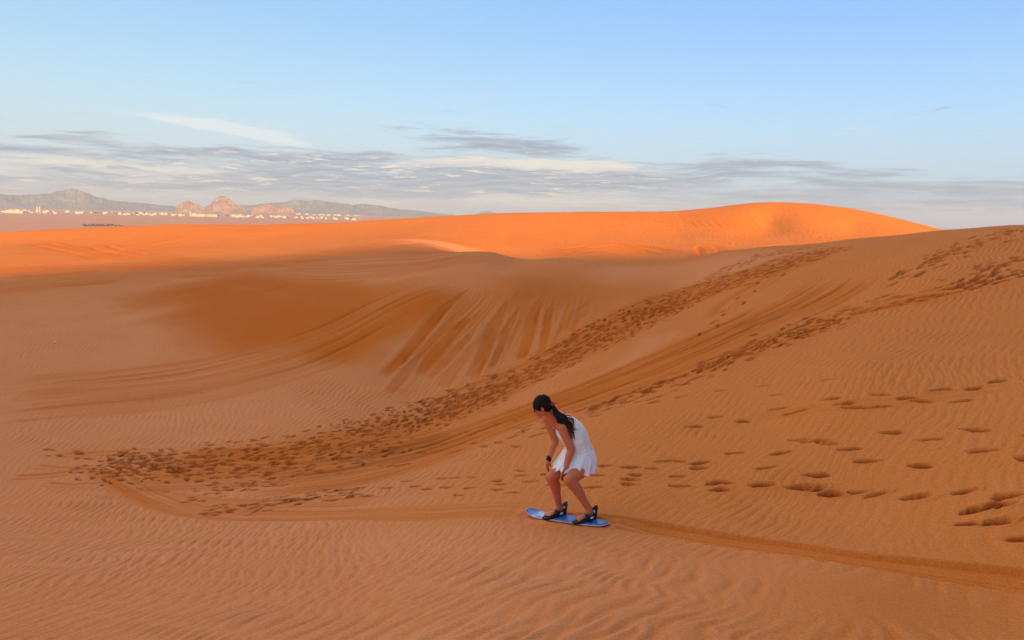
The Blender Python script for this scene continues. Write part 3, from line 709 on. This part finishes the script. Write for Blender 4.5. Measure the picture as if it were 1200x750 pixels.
bm = bmesh.new(); path = [tie, V3(-.130, .075, 1.130), V3(-.070, .060, 1.085), V3(-.012, .050, 1.025), V3(.016, .045, .965), V3(.032, .050, .905)]
for k in range(26):
    q = k*2.4; rr = .027*math.sqrt(k/26); ph = random.uniform(0, 6); en = random.uniform(.6, 2.4)
    P = [np.array(p)+(V3(.55, .25, .8)*math.cos(q)+V3(.1, -1, .1)*math.sin(q))*rr*w_+V3(.008, .005, .006)*math.sin(ph+i*1.9)*w_ for i, (p, w_) in enumerate(zip(path, (.35, 1.2, 1.6, 1.7, 1.7, en)))]
    P[-1] = P[-1]+V3(random.uniform(-.01, .035), 0, random.uniform(-.05, .06))
    tube(bm, P, [.010, .0105, .010, .0085, .0065, .0018], seg=7, n=6)
for k in range(16):
    if k < 9: a_ = hp(random.uniform(-.08, -.02), random.uniform(-.05, .07), random.uniform(.07, .11)); d_ = V3(random.uniform(.02, .06), random.uniform(-.02, .02), random.uniform(.0, .02))
    else: a_ = np.array(path[random.randrange(2, 5)])+V3(.01, 0, .02); d_ = V3(random.uniform(.03, .08), random.uniform(-.03, .02), random.uniform(-.05, .03))
    fly = bmesh.new(); tube(fly, [a_, a_+d_*.5+V3(0, 0, .008), a_+d_], [.0028, .0022, .0008], seg=5, n=4)
    link('hair_strand', done(fly, 'hair_strand'), m_hair, hair)
link('ponytail', fuse(done(bm, 'ponytail'), .003, 1), m_hair, hair)
bm = bmesh.new(); tube(bm, [tie-V3(.006, .002, -.005), tie+V3(.010, -.004, -.006)], [.024, .024], seg=18, n=3); link('hair_tie', done(bm, 'hair_tie'), simple('hair_tie', (.25, .06, .05), .7), hair)
# dress
def loft(rings, wave, seg=120, n=8, top_dip=None):
    Cc = catmull([r_[0] for r_ in rings], n); ab = catmull([(r_[1], r_[2]) for r_ in rings], n); FF = catmull([r_[3] for r_ in rings], n)
    bm = bmesh.new(); prev = None; m_ = len(Cc)
    for i in range(m_):
        f_ = FF[i]/np.linalg.norm(FF[i]); l_ = LATT-f_*np.dot(LATT, f_); l_ /= np.linalg.norm(l_); t_ = i/(m_-1); u_ = np.cross(f_, l_)
        col = []
        for j in range(seg):
            q = 2*math.pi*j/seg; wv_, dz_ = wave(t_, q); sh_ = (top_dip(q) if top_dip else 0)*(1-t_)**2
            p = Cc[i]+f_*(ab[i][0]+wv_)*math.cos(q)+l_*(ab[i][1]+wv_)*math.sin(q)+V3(0, 0, dz_)+u_*sh_
            col.append(bm.verts.new(Vector(p)))
        if prev:
            for j in range(seg): bm.faces.new((prev[j], prev[(j+1) % seg], col[(j+1) % seg], col[j]))
        prev = col
    return bm
FCH = V3(-.72, -.40, -.56); FMD = V3(-.83, -.48, -.22); FLO = V3(-.84, -.53, -.05)
def wave_b(t_, q): return .005*math.sin(11*q+5*t_)*t_+.011*t_*vnoise(np.array([math.cos(q)*3.0+9]), np.array([t_*6+math.sin(q)*3]))[0], 0
def wave_s(t_, q):
    g = t_**1.2; w_ = math.sin(13*q+1.3*math.sin(3*q)+.8*t_)+.4*math.sin(23*q+2*math.sin(2*q))
    return .014*g*w_, -.008*g*math.sin(13*q+1.3*math.sin(3*q)+1.6)-.006*g*g*abs(math.sin(19*q))+.012*g*math.sin(q*2+.6)
def dip(q): return .005-.030*math.cos(q)+.006*math.cos(2*q)
bod = loft([(V3(-.040, .170, 1.008), .104, .138, FCH), (V3(.004, .172, .950), .140, .158, FCH), (V3(.060, .170, .885), .145, .158, (FCH+FMD)/2), (V3(.106, .162, .79), .132, .150, FMD), (V3(.122, .156, .735), .140, .156, FMD)], wave_b, top_dip=dip)
def cloth(name, bm, parent, m_, th=.003):
    me = done(bm, name); o = bpy.data.objects.new('tmp', me); C.objects.link(o); q = o.modifiers.new('s', 'SOLIDIFY'); q.thickness = th; q.offset = 0
    dg = bpy.context.evaluated_depsgraph_get(); m2 = bpy.data.meshes.new_from_object(o.evaluated_get(dg)); bpy.data.objects.remove(o); m2.name = name
    return link(name, m2, m_, parent)
dress = cloth('dress', bod, person, m_cloth)
sk = loft([(V3(.120, .158, .755), .142, .158, FMD), (V3(.122, .158, .70), .172, .182, FLO), (V3(.110, .152, .65), .200, .200, FLO), (V3(.088, .142, .59), .222, .214, FLO), (V3(.074, .136, .553), .238, .222, FLO)], wave_s, seg=200)
cloth('skirt', sk, dress, m_skirt)
for s_, sh in ((1, LSH), (-1, RSH)):
    lat = LATT*s_
    bm = bmesh.new(); c0 = V3(-.040, .170, 1.008); f_ = FCH/np.linalg.norm(FCH)
    front = c0+f_*.098+lat*.085+V3(0, 0, -.014); back = c0-f_*.085+lat*.085+V3(0, 0, .02)
    topp = NB*.45+np.array(sh)*.55+V3(-.012, 0, .062)
    tube(bm, [front, front*.5+topp*.5+f_*.022+V3(0, 0, .012), topp, topp*.45+back*.55+V3(.012, 0, .030), back], [(.009, .003)]*5, ref=lat, seg=10, n=8)
    link('strap', done(bm, 'strap'), m_skirt, dress)
bm = bmesh.new(); tube(bm, [RWR+V3(.002, .004, .012), RWR+V3(-.002, -.004, -.012)], [.029, .029], seg=20, n=3); ellipsoid(bm, RWR+V3(-.012, -.026, 0), ((1, 0, 0), (0, 1, 0), (0, 0, 1)), (.017, .008, .017))
link('wristwatch', fuse(done(bm, 'wristwatch'), .003, 1), m_black, person)

# ------------------------------------------------------------------ scrap of litter lying in the bowl
h = hit(65, 402)
bm = bmesh.new(); bmesh.ops.create_icosphere(bm, subdivisions=3, radius=.04)
for v in bm.verts:
    q = np.array(v.co)*22; d = float(vnoise(np.array([q[0]+q[2]]), np.array([q[1]-q[2]*.7]))[0]); v.co *= 1+.55*d; v.co.z *= .55
lit = link('plastic_scrap', done(bm, 'plastic_scrap'), m_white); lit.location = (h[0], h[1], float(base_raw(h[0], h[1]))+ZO+.03)
setp(lit, 'small crumpled white scrap lying on the rippled sand of the bowl', 'litter')

# ------------------------------------------------------------------ far plain: town, trees, mountains
def plain_z(px, py):
    rr = math.hypot(px, py); px, py = np.array([px]), np.array([py])
    return float(((sst(330, 1000, rr)*2.2*fbm(px, py, .0016, 3)+sst(400, 800, rr)*.8*fbm(px, py, .006, 2))*(1-sst(2200, 3000, rr)*.8))[0])
def spot(u, D):
    d = ray(u, 239.5+.0227*u); k = D/math.hypot(d.x, d.y); return d.x*k, d.y*k
def hor(u): return 239.5+.0227*u
m_wall = [simple('white_render', (.40, .44, .52), .8, .06, .2), simple('cream_render', (.40, .40, .40), .8, .08, .2), simple('pink_render', (.38, .31, .28), .8, .08, .2)]
m_glass = simple('window_glass', (.04, .045, .05), .2)
def house(w_, d_, h_, floors, bays, stair=True):                   # walls with window openings set back, parapet, stair head
    bm = bmesh.new()
    cor = [(-w_/2, -d_/2), (w_/2, -d_/2), (w_/2, d_/2), (-w_/2, d_/2)]; fh_ = h_/floors
    for k in range(4):
        (x0, y0), (x1, y1) = cor[k], cor[(k+1) % 4]; nb = max(1, int(bays*(w_ if k % 2 == 0 else d_)/w_))
        for f in range(floors):
            for i in range(nb):
                P = lambda a, z_: bm.verts.new((x0+(x1-x0)*a, y0+(y1-y0)*a, z_))
                a0, a1 = i/nb, (i+1)/nb
                fc = bm.faces.new((P(a0, f*fh_), P(a1, f*fh_), P(a1, (f+1)*fh_), P(a0, (f+1)*fh_)))
                ins = bmesh.ops.inset_individual(bm, faces=[fc], thickness=min(fh_, math.hypot(x1-x0, y1-y0)/nb)*.33, depth=-.25)
                fc.material_index = 1
    top = [bm.verts.new((a, b_, h_)) for a, b_ in cor]; t2 = [bm.verts.new((a, b_, h_+.9)) for a, b_ in cor]; t3 = [bm.verts.new((a*.96, b_*.96, h_+.9)) for a, b_ in cor]; t4 = [bm.verts.new((a*.96, b_*.96, h_+.1)) for a, b_ in cor]
    for A_, B_ in ((top, t2), (t2, t3), (t3, t4)):
        for j in range(4): bm.faces.new((A_[j], A_[(j+1) % 4], B_[(j+1) % 4], B_[j]))
    bm.faces.new(t4)
    if stair: box(bm, (-w_*.3, -d_*.2, h_+.12), (-w_*.3+3.5, d_*.2, h_+2.9))
    bmesh.ops.remove_doubles(bm, verts=bm.verts, dist=.001)
    return done(bm, 'house')
def tower():
    bm = bmesh.new(); tube(bm, [(0, 0, 0), (0, 0, 9), (0, 0, 17)], [2.0, 1.8, 1.6], seg=12, cap=False); tube(bm, [(0, 0, 17.02), (0, 0, 18)], [2.5, 2.5], seg=12, cap=False); tube(bm, [(0, 0, 18.02), (0, 0, 21), (0, 0, 24)], [1.3, 1.2, .1], seg=12, cap=False)
    return done(bm, 'tower')
G_T = 'buildings of the distant town'
kinds = [('small_house', house(13, 10, 5.5, 1, 3), 0, 'small white flat-roofed house in the far town below the mountains', 'house'),
         ('town_house', house(16, 12, 8, 2, 4), 0, 'two-storey white house in the far town below the mountains', 'house'),
         ('apartment_block', house(20, 14, 11, 3, 5), 0, 'three-storey white block in the far town below the mountains', 'building'),
         ('cream_house', house(15, 11, 6.5, 2, 3), 1, 'cream flat-roofed house in the far town below the mountains', 'house'),
         ('long_hall', house(44, 14, 7, 1, 9, False), 1, 'long low cream hall in the far town below the mountains', 'building'),
         ('pink_house', house(14, 11, 6, 2, 3), 2, 'pinkish flat-roofed house in the far town below the mountains', 'house')]
for k_ in kinds:
    k_[1].materials.clear(); k_[1].materials.append(m_wall[k_[2]]); k_[1].materials.append(m_glass); k_[1].name = k_[0]
trng = random.Random(3)
def build(k, u, D, sc_=1.0):
    nm, me, _, lab, cat = kinds[k]; o = bpy.data.objects.new(nm, me); C.objects.link(o); px, py = spot(u, D)
    o.location = (px, py, plain_z(px, py)-.05); o.rotation_euler.z = trng.uniform(-.5, .5)+math.atan2(-px, py); o.scale = (sc_*trng.uniform(.6, 1.2), sc_, sc_*trng.uniform(.9, 1.25)); setp(o, lab, cat, G_T)
clusters = [(0,3,3400,3),(9,20,3500,9),(26,36,3450,5),(42,48,3400,3),(50,58,3450,4),(60,66,3450,3),(76,82,3500,2),(88,110,3350,16),(112,125,3400,6),(130,142,3450,5),(142,153,3250,9),(155,165,3350,5),
            (166,178,3300,8),(178,190,3500,7),(190,196,3400,3),(200,216,3350,10),(222,255,3250,15),(264,282,3250,10),(284,296,3200,8),(300,318,3200,10),(318,332,3200,8),
            (332,350,3150,7),(352,368,3150,9),(370,386,3100,9),(388,410,3100,7),(412,424,3050,4),(336,352,6000,8),(358,400,6000,16),(404,424,6000,9),(262,300,6200,7)]
for u0, u1, D, n_ in clusters:
    for k in range(max(2, int(n_*.8))):
        build(trng.choices(range(6), (6, 5, 3, 3 if not 222 <= u0 <= 225 else 8, 0, 2))[0], trng.uniform(u0, u1), D*trng.uniform(.96, 1.22), .68 if D < 5000 else 1.05)
for u in (232, 247, 15): build(4, u, 3230, 1.2)
tw = tower(); tw.materials.append(m_wall[1])
for i, (u, D, lab) in enumerate(((43, 3350, 'left one of two slim cream towers rising over the far town'), (46, 3380, 'right one of two slim cream towers rising over the far town'), (222.5, 3200, 'lone slim cream tower at the end of the long cream halls'))):
    o = bpy.data.objects.new('tower', tw); C.objects.link(o); px, py = spot(u, D); o.location = (px, py, plain_z(px, py)); o.scale = (1.4, 1.4, 1.15 if i < 2 else .9); setp(o, lab, 'tower')

m_leaf = simple('dusty_leaves', (.065, .075, .045), .8, .4, .6); m_bark = simple('bark', (.10, .075, .05), .9, .3, 2)
def crown_mesh(seed):
    q = random.Random(seed); bm = bmesh.new()
    lobes = [(q.uniform(-1.1, 1.1), q.uniform(-1, 1), q.uniform(1.5, 3.0), q.uniform(.7, 1.2)) for _ in range(6)]
    for k in range(420):
        lx, ly, lz, lr = q.choice(lobes); d = Vector((q.gauss(0, 1), q.gauss(0, 1), q.gauss(0, .8))).normalized()*lr*q.random()**.4
        c_ = Vector((lx, ly, lz))+d; s_ = q.uniform(.12, .26); a = Vector((q.gauss(0, 1), q.gauss(0, 1), q.gauss(0, 1))).normalized(); b_ = a.orthogonal().normalized()
        bm.faces.new([bm.verts.new(c_+v) for v in (a*s_, b_*s_*.7, -a*s_, -b_*s_*.7)])
    me = bpy.data.meshes.new('crown'); bm.to_mesh(me); bm.free(); me.materials.append(m_leaf); return me
def trunk_mesh():
    bm = bmesh.new(); tube(bm, [(0, 0, -.3), (.05, .02, .8), (.0, .1, 2.0)], [.16, .12, .06], seg=8, n=4)
    for a, b_ in ((.9, .3), (-.8, .5), (.1, -.9)): tube(bm, [(.04, .02, .7), (a*.5, b_*.5, 1.4), (a, b_, 2.1)], [.09, .06, .03], seg=6, n=3)
    me = done(bm, 'trunk'); me.materials.append(m_bark); return me
crowns = [crown_mesh(k) for k in range(4)]; trunk = trunk_mesh()
def tree(nm, u, D, s_, lab, grp):
    px, py = spot(u, D); t = bpy.data.objects.new(nm, None); C.objects.link(t); t.location = (px, py, plain_z(px, py)); t.scale = (s_*trng.uniform(.9, 1.3), s_*trng.uniform(.9, 1.2), s_); t.rotation_euler.z = trng.uniform(0, 6)
    setp(t, lab, 'tree', grp)
    for n_, me in (('trunk', trunk), ('crown', trng.choice(crowns))):
        o = bpy.data.objects.new(n_, me); C.objects.link(o); o.parent = t
for k in range(22):
    u = 96+k*2.0+trng.uniform(-.7, .7); tree('desert_tree', u, 1240+k*2+trng.uniform(-12, 12), trng.uniform(.75, 1.25), 'dark bushy tree in the row behind the left dune crest', 'row of dark trees on the plain')
for k in range(12):
    u = 140+k*1.5; tree('desert_tree', u, 1230+trng.uniform(-12, 12), trng.uniform(.55, .8), 'low tree at the sparse right end of the dark tree row', 'low trees at the end of the row')
for k in range(46):
    u = trng.uniform(4, 420); tree('town_tree', u, trng.uniform(3250, 3700), trng.uniform(1.6, 2.6), 'tree among the houses of the far town', 'trees among the distant houses')

m_rock, nt, b = mat('mountain_rock'); b.inputs['Roughness'].default_value = .95; b.inputs['Specular IOR Level'].default_value = .1
tc = N(nt, 'ShaderNodeTexCoord'); c = mixc(nt, ramp(nt, noise(nt, tc.outputs['Object'], .004, 6, .6), .4, .6), (.17, .17, .24), (.11, .12, .18)); nt.links.new(c, b.inputs['Base Color'])
m_red, nt, b = mat('red_rock'); b.inputs['Roughness'].default_value = .95; b.inputs['Specular IOR Level'].default_value = .1
tc = N(nt, 'ShaderNodeTexCoord'); c = mixc(nt, ramp(nt, noise(nt, tc.outputs['Object'], .01, 6, .6), .4, .6), (.34, .21, .20), (.22, .16, .17)); nt.links.new(c, b.inputs['Base Color'])
def mountain(name, prof, D, depth, m_, rough, seed):
    U = np.arange(prof[0][0], prof[-1][0]+.1, .5); vt = np.interp(U, [p[0] for p in prof], [p[1] for p in prof])
    env = np.maximum(D*(hor(U)-vt)/F+30, 0)
    sN = 60; s_ = np.linspace(-1, 1, sN)
    d = [ray(u, hor(u)) for u in U]; ux = np.array([q.x/math.hypot(q.x, q.y) for q in d]); uy = np.array([q.y/math.hypot(q.x, q.y) for q in d])
    D2 = D+depth*s_[:, None]; px, py = ux[None]*D2, uy[None]*D2
    rg = 1-1.6*np.abs(fbm(px+seed*977, py, 1/(depth*.30), 6)); warp_ = .25*fbm(px+seed*77, py+400, 1/(depth*.9), 2)
    prf = np.clip(1-np.abs(s_[:, None]+warp_), 0, 1)**1.15
    hgt = env[None]*prf*(1-rough+rough*rg*1.25)
    hgt *= env[None]*(1+.10*fbm(px[:1]+seed*31, py[:1], 1/90., 3))/(hgt.max(0)[None]+1e-6)*np.clip(env/ (env.max()*.05), 0, 1)[None]
    edge = np.minimum(1, np.minimum(U-U[0], U[-1]-U)/4)[None]; hgt = hgt*edge-3
    verts = np.stack([px, py, hgt], -1).reshape(-1, 3); nU = len(U)
    i = np.arange(sN-1)[:, None]*nU; j = np.arange(nU-1)[None]
    f = np.stack([i+j, i+j+1, i+nU+j+1, i+nU+j], -1).reshape(-1, 4)
    me = bpy.data.meshes.new(name); me.from_pydata(verts.tolist(), [], f.tolist()); me.update()
    o = link(name, me, m_); setp(o, kind='structure'); return o
mountain('mountains', [(-80,232),(-40,227),(0,229.5),(20,231),(40,229.5),(60,229),(75,225.7),(85,224),(95,226),(110,231),(130,235),(150,237),(200,241),(245,245)], 8400, 500, m_rock, .6, 1)
mountain('mountains', [(225,244.5),(250,241),(300,240.5),(320,238),(345,236),(372,234.5),(390,237),(410,240),(425,238.5),(445,241),(470,245),(500,248),(535,251.6)], 8600, 500, m_rock, .65, 2)
mountain('mountains', [(552,252),(562,249),(570,246.8),(577,248),(590,253)], 9400, 300, m_rock, .3, 3)
mountain('rocky_hills', [(202,244.1),(207,241),(212,238.5),(219,235),(224,236.5),(230,239),(240,243),(244,245)], 5600, 160, m_red, .6, 4)
mountain('rocky_hills', [(234,244.8),(245,240),(252,234.5),(258,231.6),(264,231.3),(269,233),(275,238),(286,242),(292,246.2)], 5800, 190, m_red, .6, 5)
mountain('rocky_hills', [(290,246.1),(300,241.5),(312,238.5),(322,238.8),(332,240.5),(342,244),(348,247.4)], 5400, 170, m_red, .6, 6)

# ------------------------------------------------------------------ the air
bm = bmesh.new(); box(bm, (-12500, -12500, -6), (12500, 12500, 245)); air = link('haze', done(bm, 'haze'), smooth=False); setp(air, kind='stuff')
m_air = bpy.data.materials.new('haze_air'); m_air.use_nodes = True; nt = m_air.node_tree; nt.nodes.clear()
out = N(nt, 'ShaderNodeOutputMaterial'); pv = N(nt, 'ShaderNodeVolumePrincipled'); pv.inputs['Color'].default_value = (.55, .70, 1.0, 1); pv.inputs['Density'].default_value = 1.1e-4; pv.inputs['Anisotropy'].default_value = .0
nt.links.new(pv.outputs[0], out.inputs['Volume']); air.data.materials.append(m_air)
#<<PART2
# ------------------------------------------------------------------ light
tosun = Vector((math.sin(SUN_AZ)*math.cos(SUN_EL), math.cos(SUN_AZ)*math.cos(SUN_EL), math.sin(SUN_EL)))
sl = bpy.data.lights.new('sun', 'SUN'); sl.energy = 5.0; sl.angle = R(.5); sl.color = (1, .55, .12)
so = bpy.data.objects.new('sun', sl); C.objects.link(so); so.rotation_euler = (-tosun).to_track_quat('-Z', 'Y').to_euler(); so.location = (40, -60, ZO+40)

VEIL_FILL = (2.35, 1.82, 1.42)  # warm fill brightness of the added cloud sheet outside the view
w = bpy.data.worlds.new('World'); sc.world = w; w.use_nodes = True; nt = w.node_tree; nt.nodes.clear()
out = N(nt, 'ShaderNodeOutputWorld'); bg = N(nt, 'ShaderNodeBackground'); nt.links.new(bg.outputs[0], out.inputs[0])
SKY = .097; EXPO = 1.25; bg.inputs[1].default_value = SKY
sky = N(nt, 'ShaderNodeTexSky'); sky.sky_type = 'NISHITA'; sky.sun_disc = False; sky.sun_elevation = SUN_EL; sky.sun_rotation = -SUN_AZ
sky.altitude = 0; sky.air_density = 1.0; sky.dust_density = .1; sky.ozone_density = 3.2
tcw = N(nt, 'ShaderNodeTexCoord'); nrm = N(nt, 'ShaderNodeVectorMath', operation='NORMALIZE'); nt.links.new(tcw.outputs['Generated'], nrm.inputs[0])
sx = N(nt, 'ShaderNodeSeparateXYZ'); nt.links.new(nrm.outputs[0], sx.inputs[0]); dx, dy, dz = sx.outputs
azd = mth(nt, 'MULTIPLY', mth(nt, 'ARCTAN2', dx, dy), 180/math.pi)
eld = mth(nt, 'MULTIPLY', mth(nt, 'ARCSINE', dz), 180/math.pi)
def comb(a, b, c=0.0):
    q = N(nt, 'ShaderNodeCombineXYZ')
    for i, v in enumerate((a, b, c)):
        if isinstance(v, bpy.types.NodeSocket): nt.links.new(v, q.inputs[i])
        else: q.inputs[i].default_value = v
    return q.outputs[0]
def azel(u, v):
    d = ray(u, v).normalized(); return math.degrees(math.atan2(d.x, d.y)), math.degrees(math.asin(d.z))
# streaky stratus: bearing and height above the horizon in degrees, drawn out sideways
bend = mth(nt, 'MULTIPLY', mth(nt, 'SUBTRACT', noise(nt, comb(mth(nt, 'MULTIPLY', azd, .09), mth(nt, 'MULTIPLY', eld, .22)), 1.0, 3), .5), 1.6)
eb = mth(nt, 'ADD', eld, bend)
n1 = noise(nt, comb(mth(nt, 'MULTIPLY', azd, .15), mth(nt, 'MULTIPLY', eb, 1.9), 3.7), 1.0, 6, .58)
n2 = noise(nt, comb(mth(nt, 'MULTIPLY', azd, .22), mth(nt, 'MULTIPLY', eb, 3.6), 9.1), 1.0, 6, .62)
n3 = noise(nt, comb(mth(nt, 'MULTIPLY', azd, .5), mth(nt, 'MULTIPLY', eb, 5.0), 1.3), 1.0, 5, .6)
def blob(u, v, wu, wv, amt, tilt=0.0):
    a0, e0 = azel(u, v); k = math.degrees(1/F)
    da = mth(nt, 'SUBTRACT', azd, a0); de = mth(nt, 'SUBTRACT', eb, e0)
    if tilt: de = mth(nt, 'SUBTRACT', de, mth(nt, 'MULTIPLY', da, tilt))
    A_ = mth(nt, 'MULTIPLY', da, 1/(wu*k)); B_ = mth(nt, 'MULTIPLY', de, 1/(wv*k))
    d2 = mth(nt, 'ADD', mth(nt, 'MULTIPLY', A_, A_), mth(nt, 'MULTIPLY', B_, B_))
    return mth(nt, 'MULTIPLY', mth(nt, 'EXPONENT', mth(nt, 'MULTIPLY', d2, -1.0)), amt)
def total(lst):
    t = blob(*lst[0])
    for q in lst[1:]: t = mth(nt, 'ADD', t, blob(*q))
    return t
grey = total([(585,169,95,13,.72,0),(640,178,60,8,.5),(470,152,110,4,.5),(330,181,200,8,.75),(90,180,130,6,.5),(70,163,50,3,.5),(450,206,330,17,.75),(620,214,170,10,.6),
              (330,215,260,9,.5),(540,228,200,8,.5),(870,192,100,7,.8),(840,205,160,6,.4),(680,147,40,2.5,.5),(1080,218,220,12,.5),(1130,240,200,15,.75),(760,215,90,8,.4),(150,222,260,14,.35)])
cream = total([(170,203,260,7,.8),(640,192,75,9,.6),(470,192,200,8,.45),(640,237,110,7,1.1),(600,206,60,5,.7),(560,190,70,5,.6),(650,222,80,5,.9),(700,205,50,6,.9),(440,236,40,7,.7),(110,218,200,8,.6),(330,205,120,5,.7),(700,196,60,8,.5),(60,187,120,4,.5),(1080,247,130,4,.35),(690,218,60,4,.5)])
wisp = total([(265,149,75,6,1.3,-.12),(310,160,50,6,.9,-.2),(230,143,60,4,.8,-.05)])
EX = 1/(SKY*2**EXPO)
def lin(r_, g_, b_): return tuple((((c_/255+.055)/1.055)**2.4)*EX for c_ in (r_, g_, b_))
side = ramp(nt, azd, -36, 36)
clear = mixc(nt, ramp(nt, eld, 5, 16.5), mixc(nt, side, lin(204, 234, 248), lin(178, 216, 248)), mixc(nt, side, lin(164, 213, 254), lin(142, 191, 253)))
front = mth(nt, 'MULTIPLY', ramp(nt, dy, .1, .7), .84)
c = mixc(nt, front, sky.outputs[0], clear)          # clear air over the plain: paler on the left, deeper blue on the right
low = ramp(nt, eld, 9.0, 1.0)
c = mixc(nt, mth(nt, 'MULTIPLY', low, .80), c, mixc(nt, side, lin(216, 222, 222), lin(200, 217, 230)))
c = mixc(nt, mth(nt, 'MULTIPLY', ramp(nt, eld, 3.0, .4), .75), c, mixc(nt, ramp(nt, azd, -10, 25), lin(208, 207, 208), lin(188, 196, 209)))
c = mixc(nt, ramp(nt, mth(nt, 'MULTIPLY', wisp, n3), .10, .6, 0, .8), c, lin(238, 244, 246))
lowsky = ramp(nt, eld, 10.5, 7.0)
cm = ramp(nt, mth(nt, 'ADD', mth(nt, 'MULTIPLY', cream, .42), n2), .58, .86)
c = mixc(nt, mth(nt, 'MULTIPLY', mth(nt, 'MULTIPLY', cm, .95), lowsky), c, lin(244, 237, 225))
gm = ramp(nt, mth(nt, 'ADD', mth(nt, 'MULTIPLY', grey, .48), mth(nt, 'ADD', n1, mth(nt, 'MULTIPLY', mth(nt, 'SUBTRACT', n3, .5), .42))), .62, .92)
c = mixc(nt, mth(nt, 'MULTIPLY', mth(nt, 'MULTIPLY', gm, .92), lowsky), c, mixc(nt, ramp(nt, n2, .38, .62), lin(154, 170, 192), lin(184, 193, 205)))
rim = mth(nt, 'MULTIPLY', ramp(nt, n3, .55, .68), mth(nt, 'MULTIPLY', ramp(nt, mth(nt, 'ADD', cream, mth(nt, 'MULTIPLY', grey, .45)), .2, .7), .95))
c = mixc(nt, rim, c, lin(252, 242, 226))
# added fill light: bright unseen cloud sheet above the frame at left; a thinner veil overhead
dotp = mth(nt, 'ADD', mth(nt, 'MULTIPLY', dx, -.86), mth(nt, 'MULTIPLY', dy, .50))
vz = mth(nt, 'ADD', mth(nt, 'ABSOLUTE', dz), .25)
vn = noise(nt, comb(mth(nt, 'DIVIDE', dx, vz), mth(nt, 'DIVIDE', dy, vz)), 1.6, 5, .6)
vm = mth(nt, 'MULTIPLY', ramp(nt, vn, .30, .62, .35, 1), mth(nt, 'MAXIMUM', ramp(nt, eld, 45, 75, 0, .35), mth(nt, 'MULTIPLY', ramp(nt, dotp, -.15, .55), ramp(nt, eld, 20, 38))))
veil_fill = mixc(nt, ramp(nt, dotp, -.3, .6), tuple(v*EX for v in (.75, .72, .72)), tuple(v*EX for v in VEIL_FILL))
c = mixc(nt, mth(nt, 'MULTIPLY', vm, .95), c, veil_fill)
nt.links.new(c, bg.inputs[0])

vs = sc.view_settings; vs.view_transform = 'Standard'; vs.look = 'None'; vs.exposure = EXPO; vs.gamma = 1.0; vs.use_curve_mapping = False
sc.cycles.max_bounces = 6; sc.cycles.diffuse_bounces = 3; sc.cycles.volume_bounces = 0
sc.render.film_transparent = False
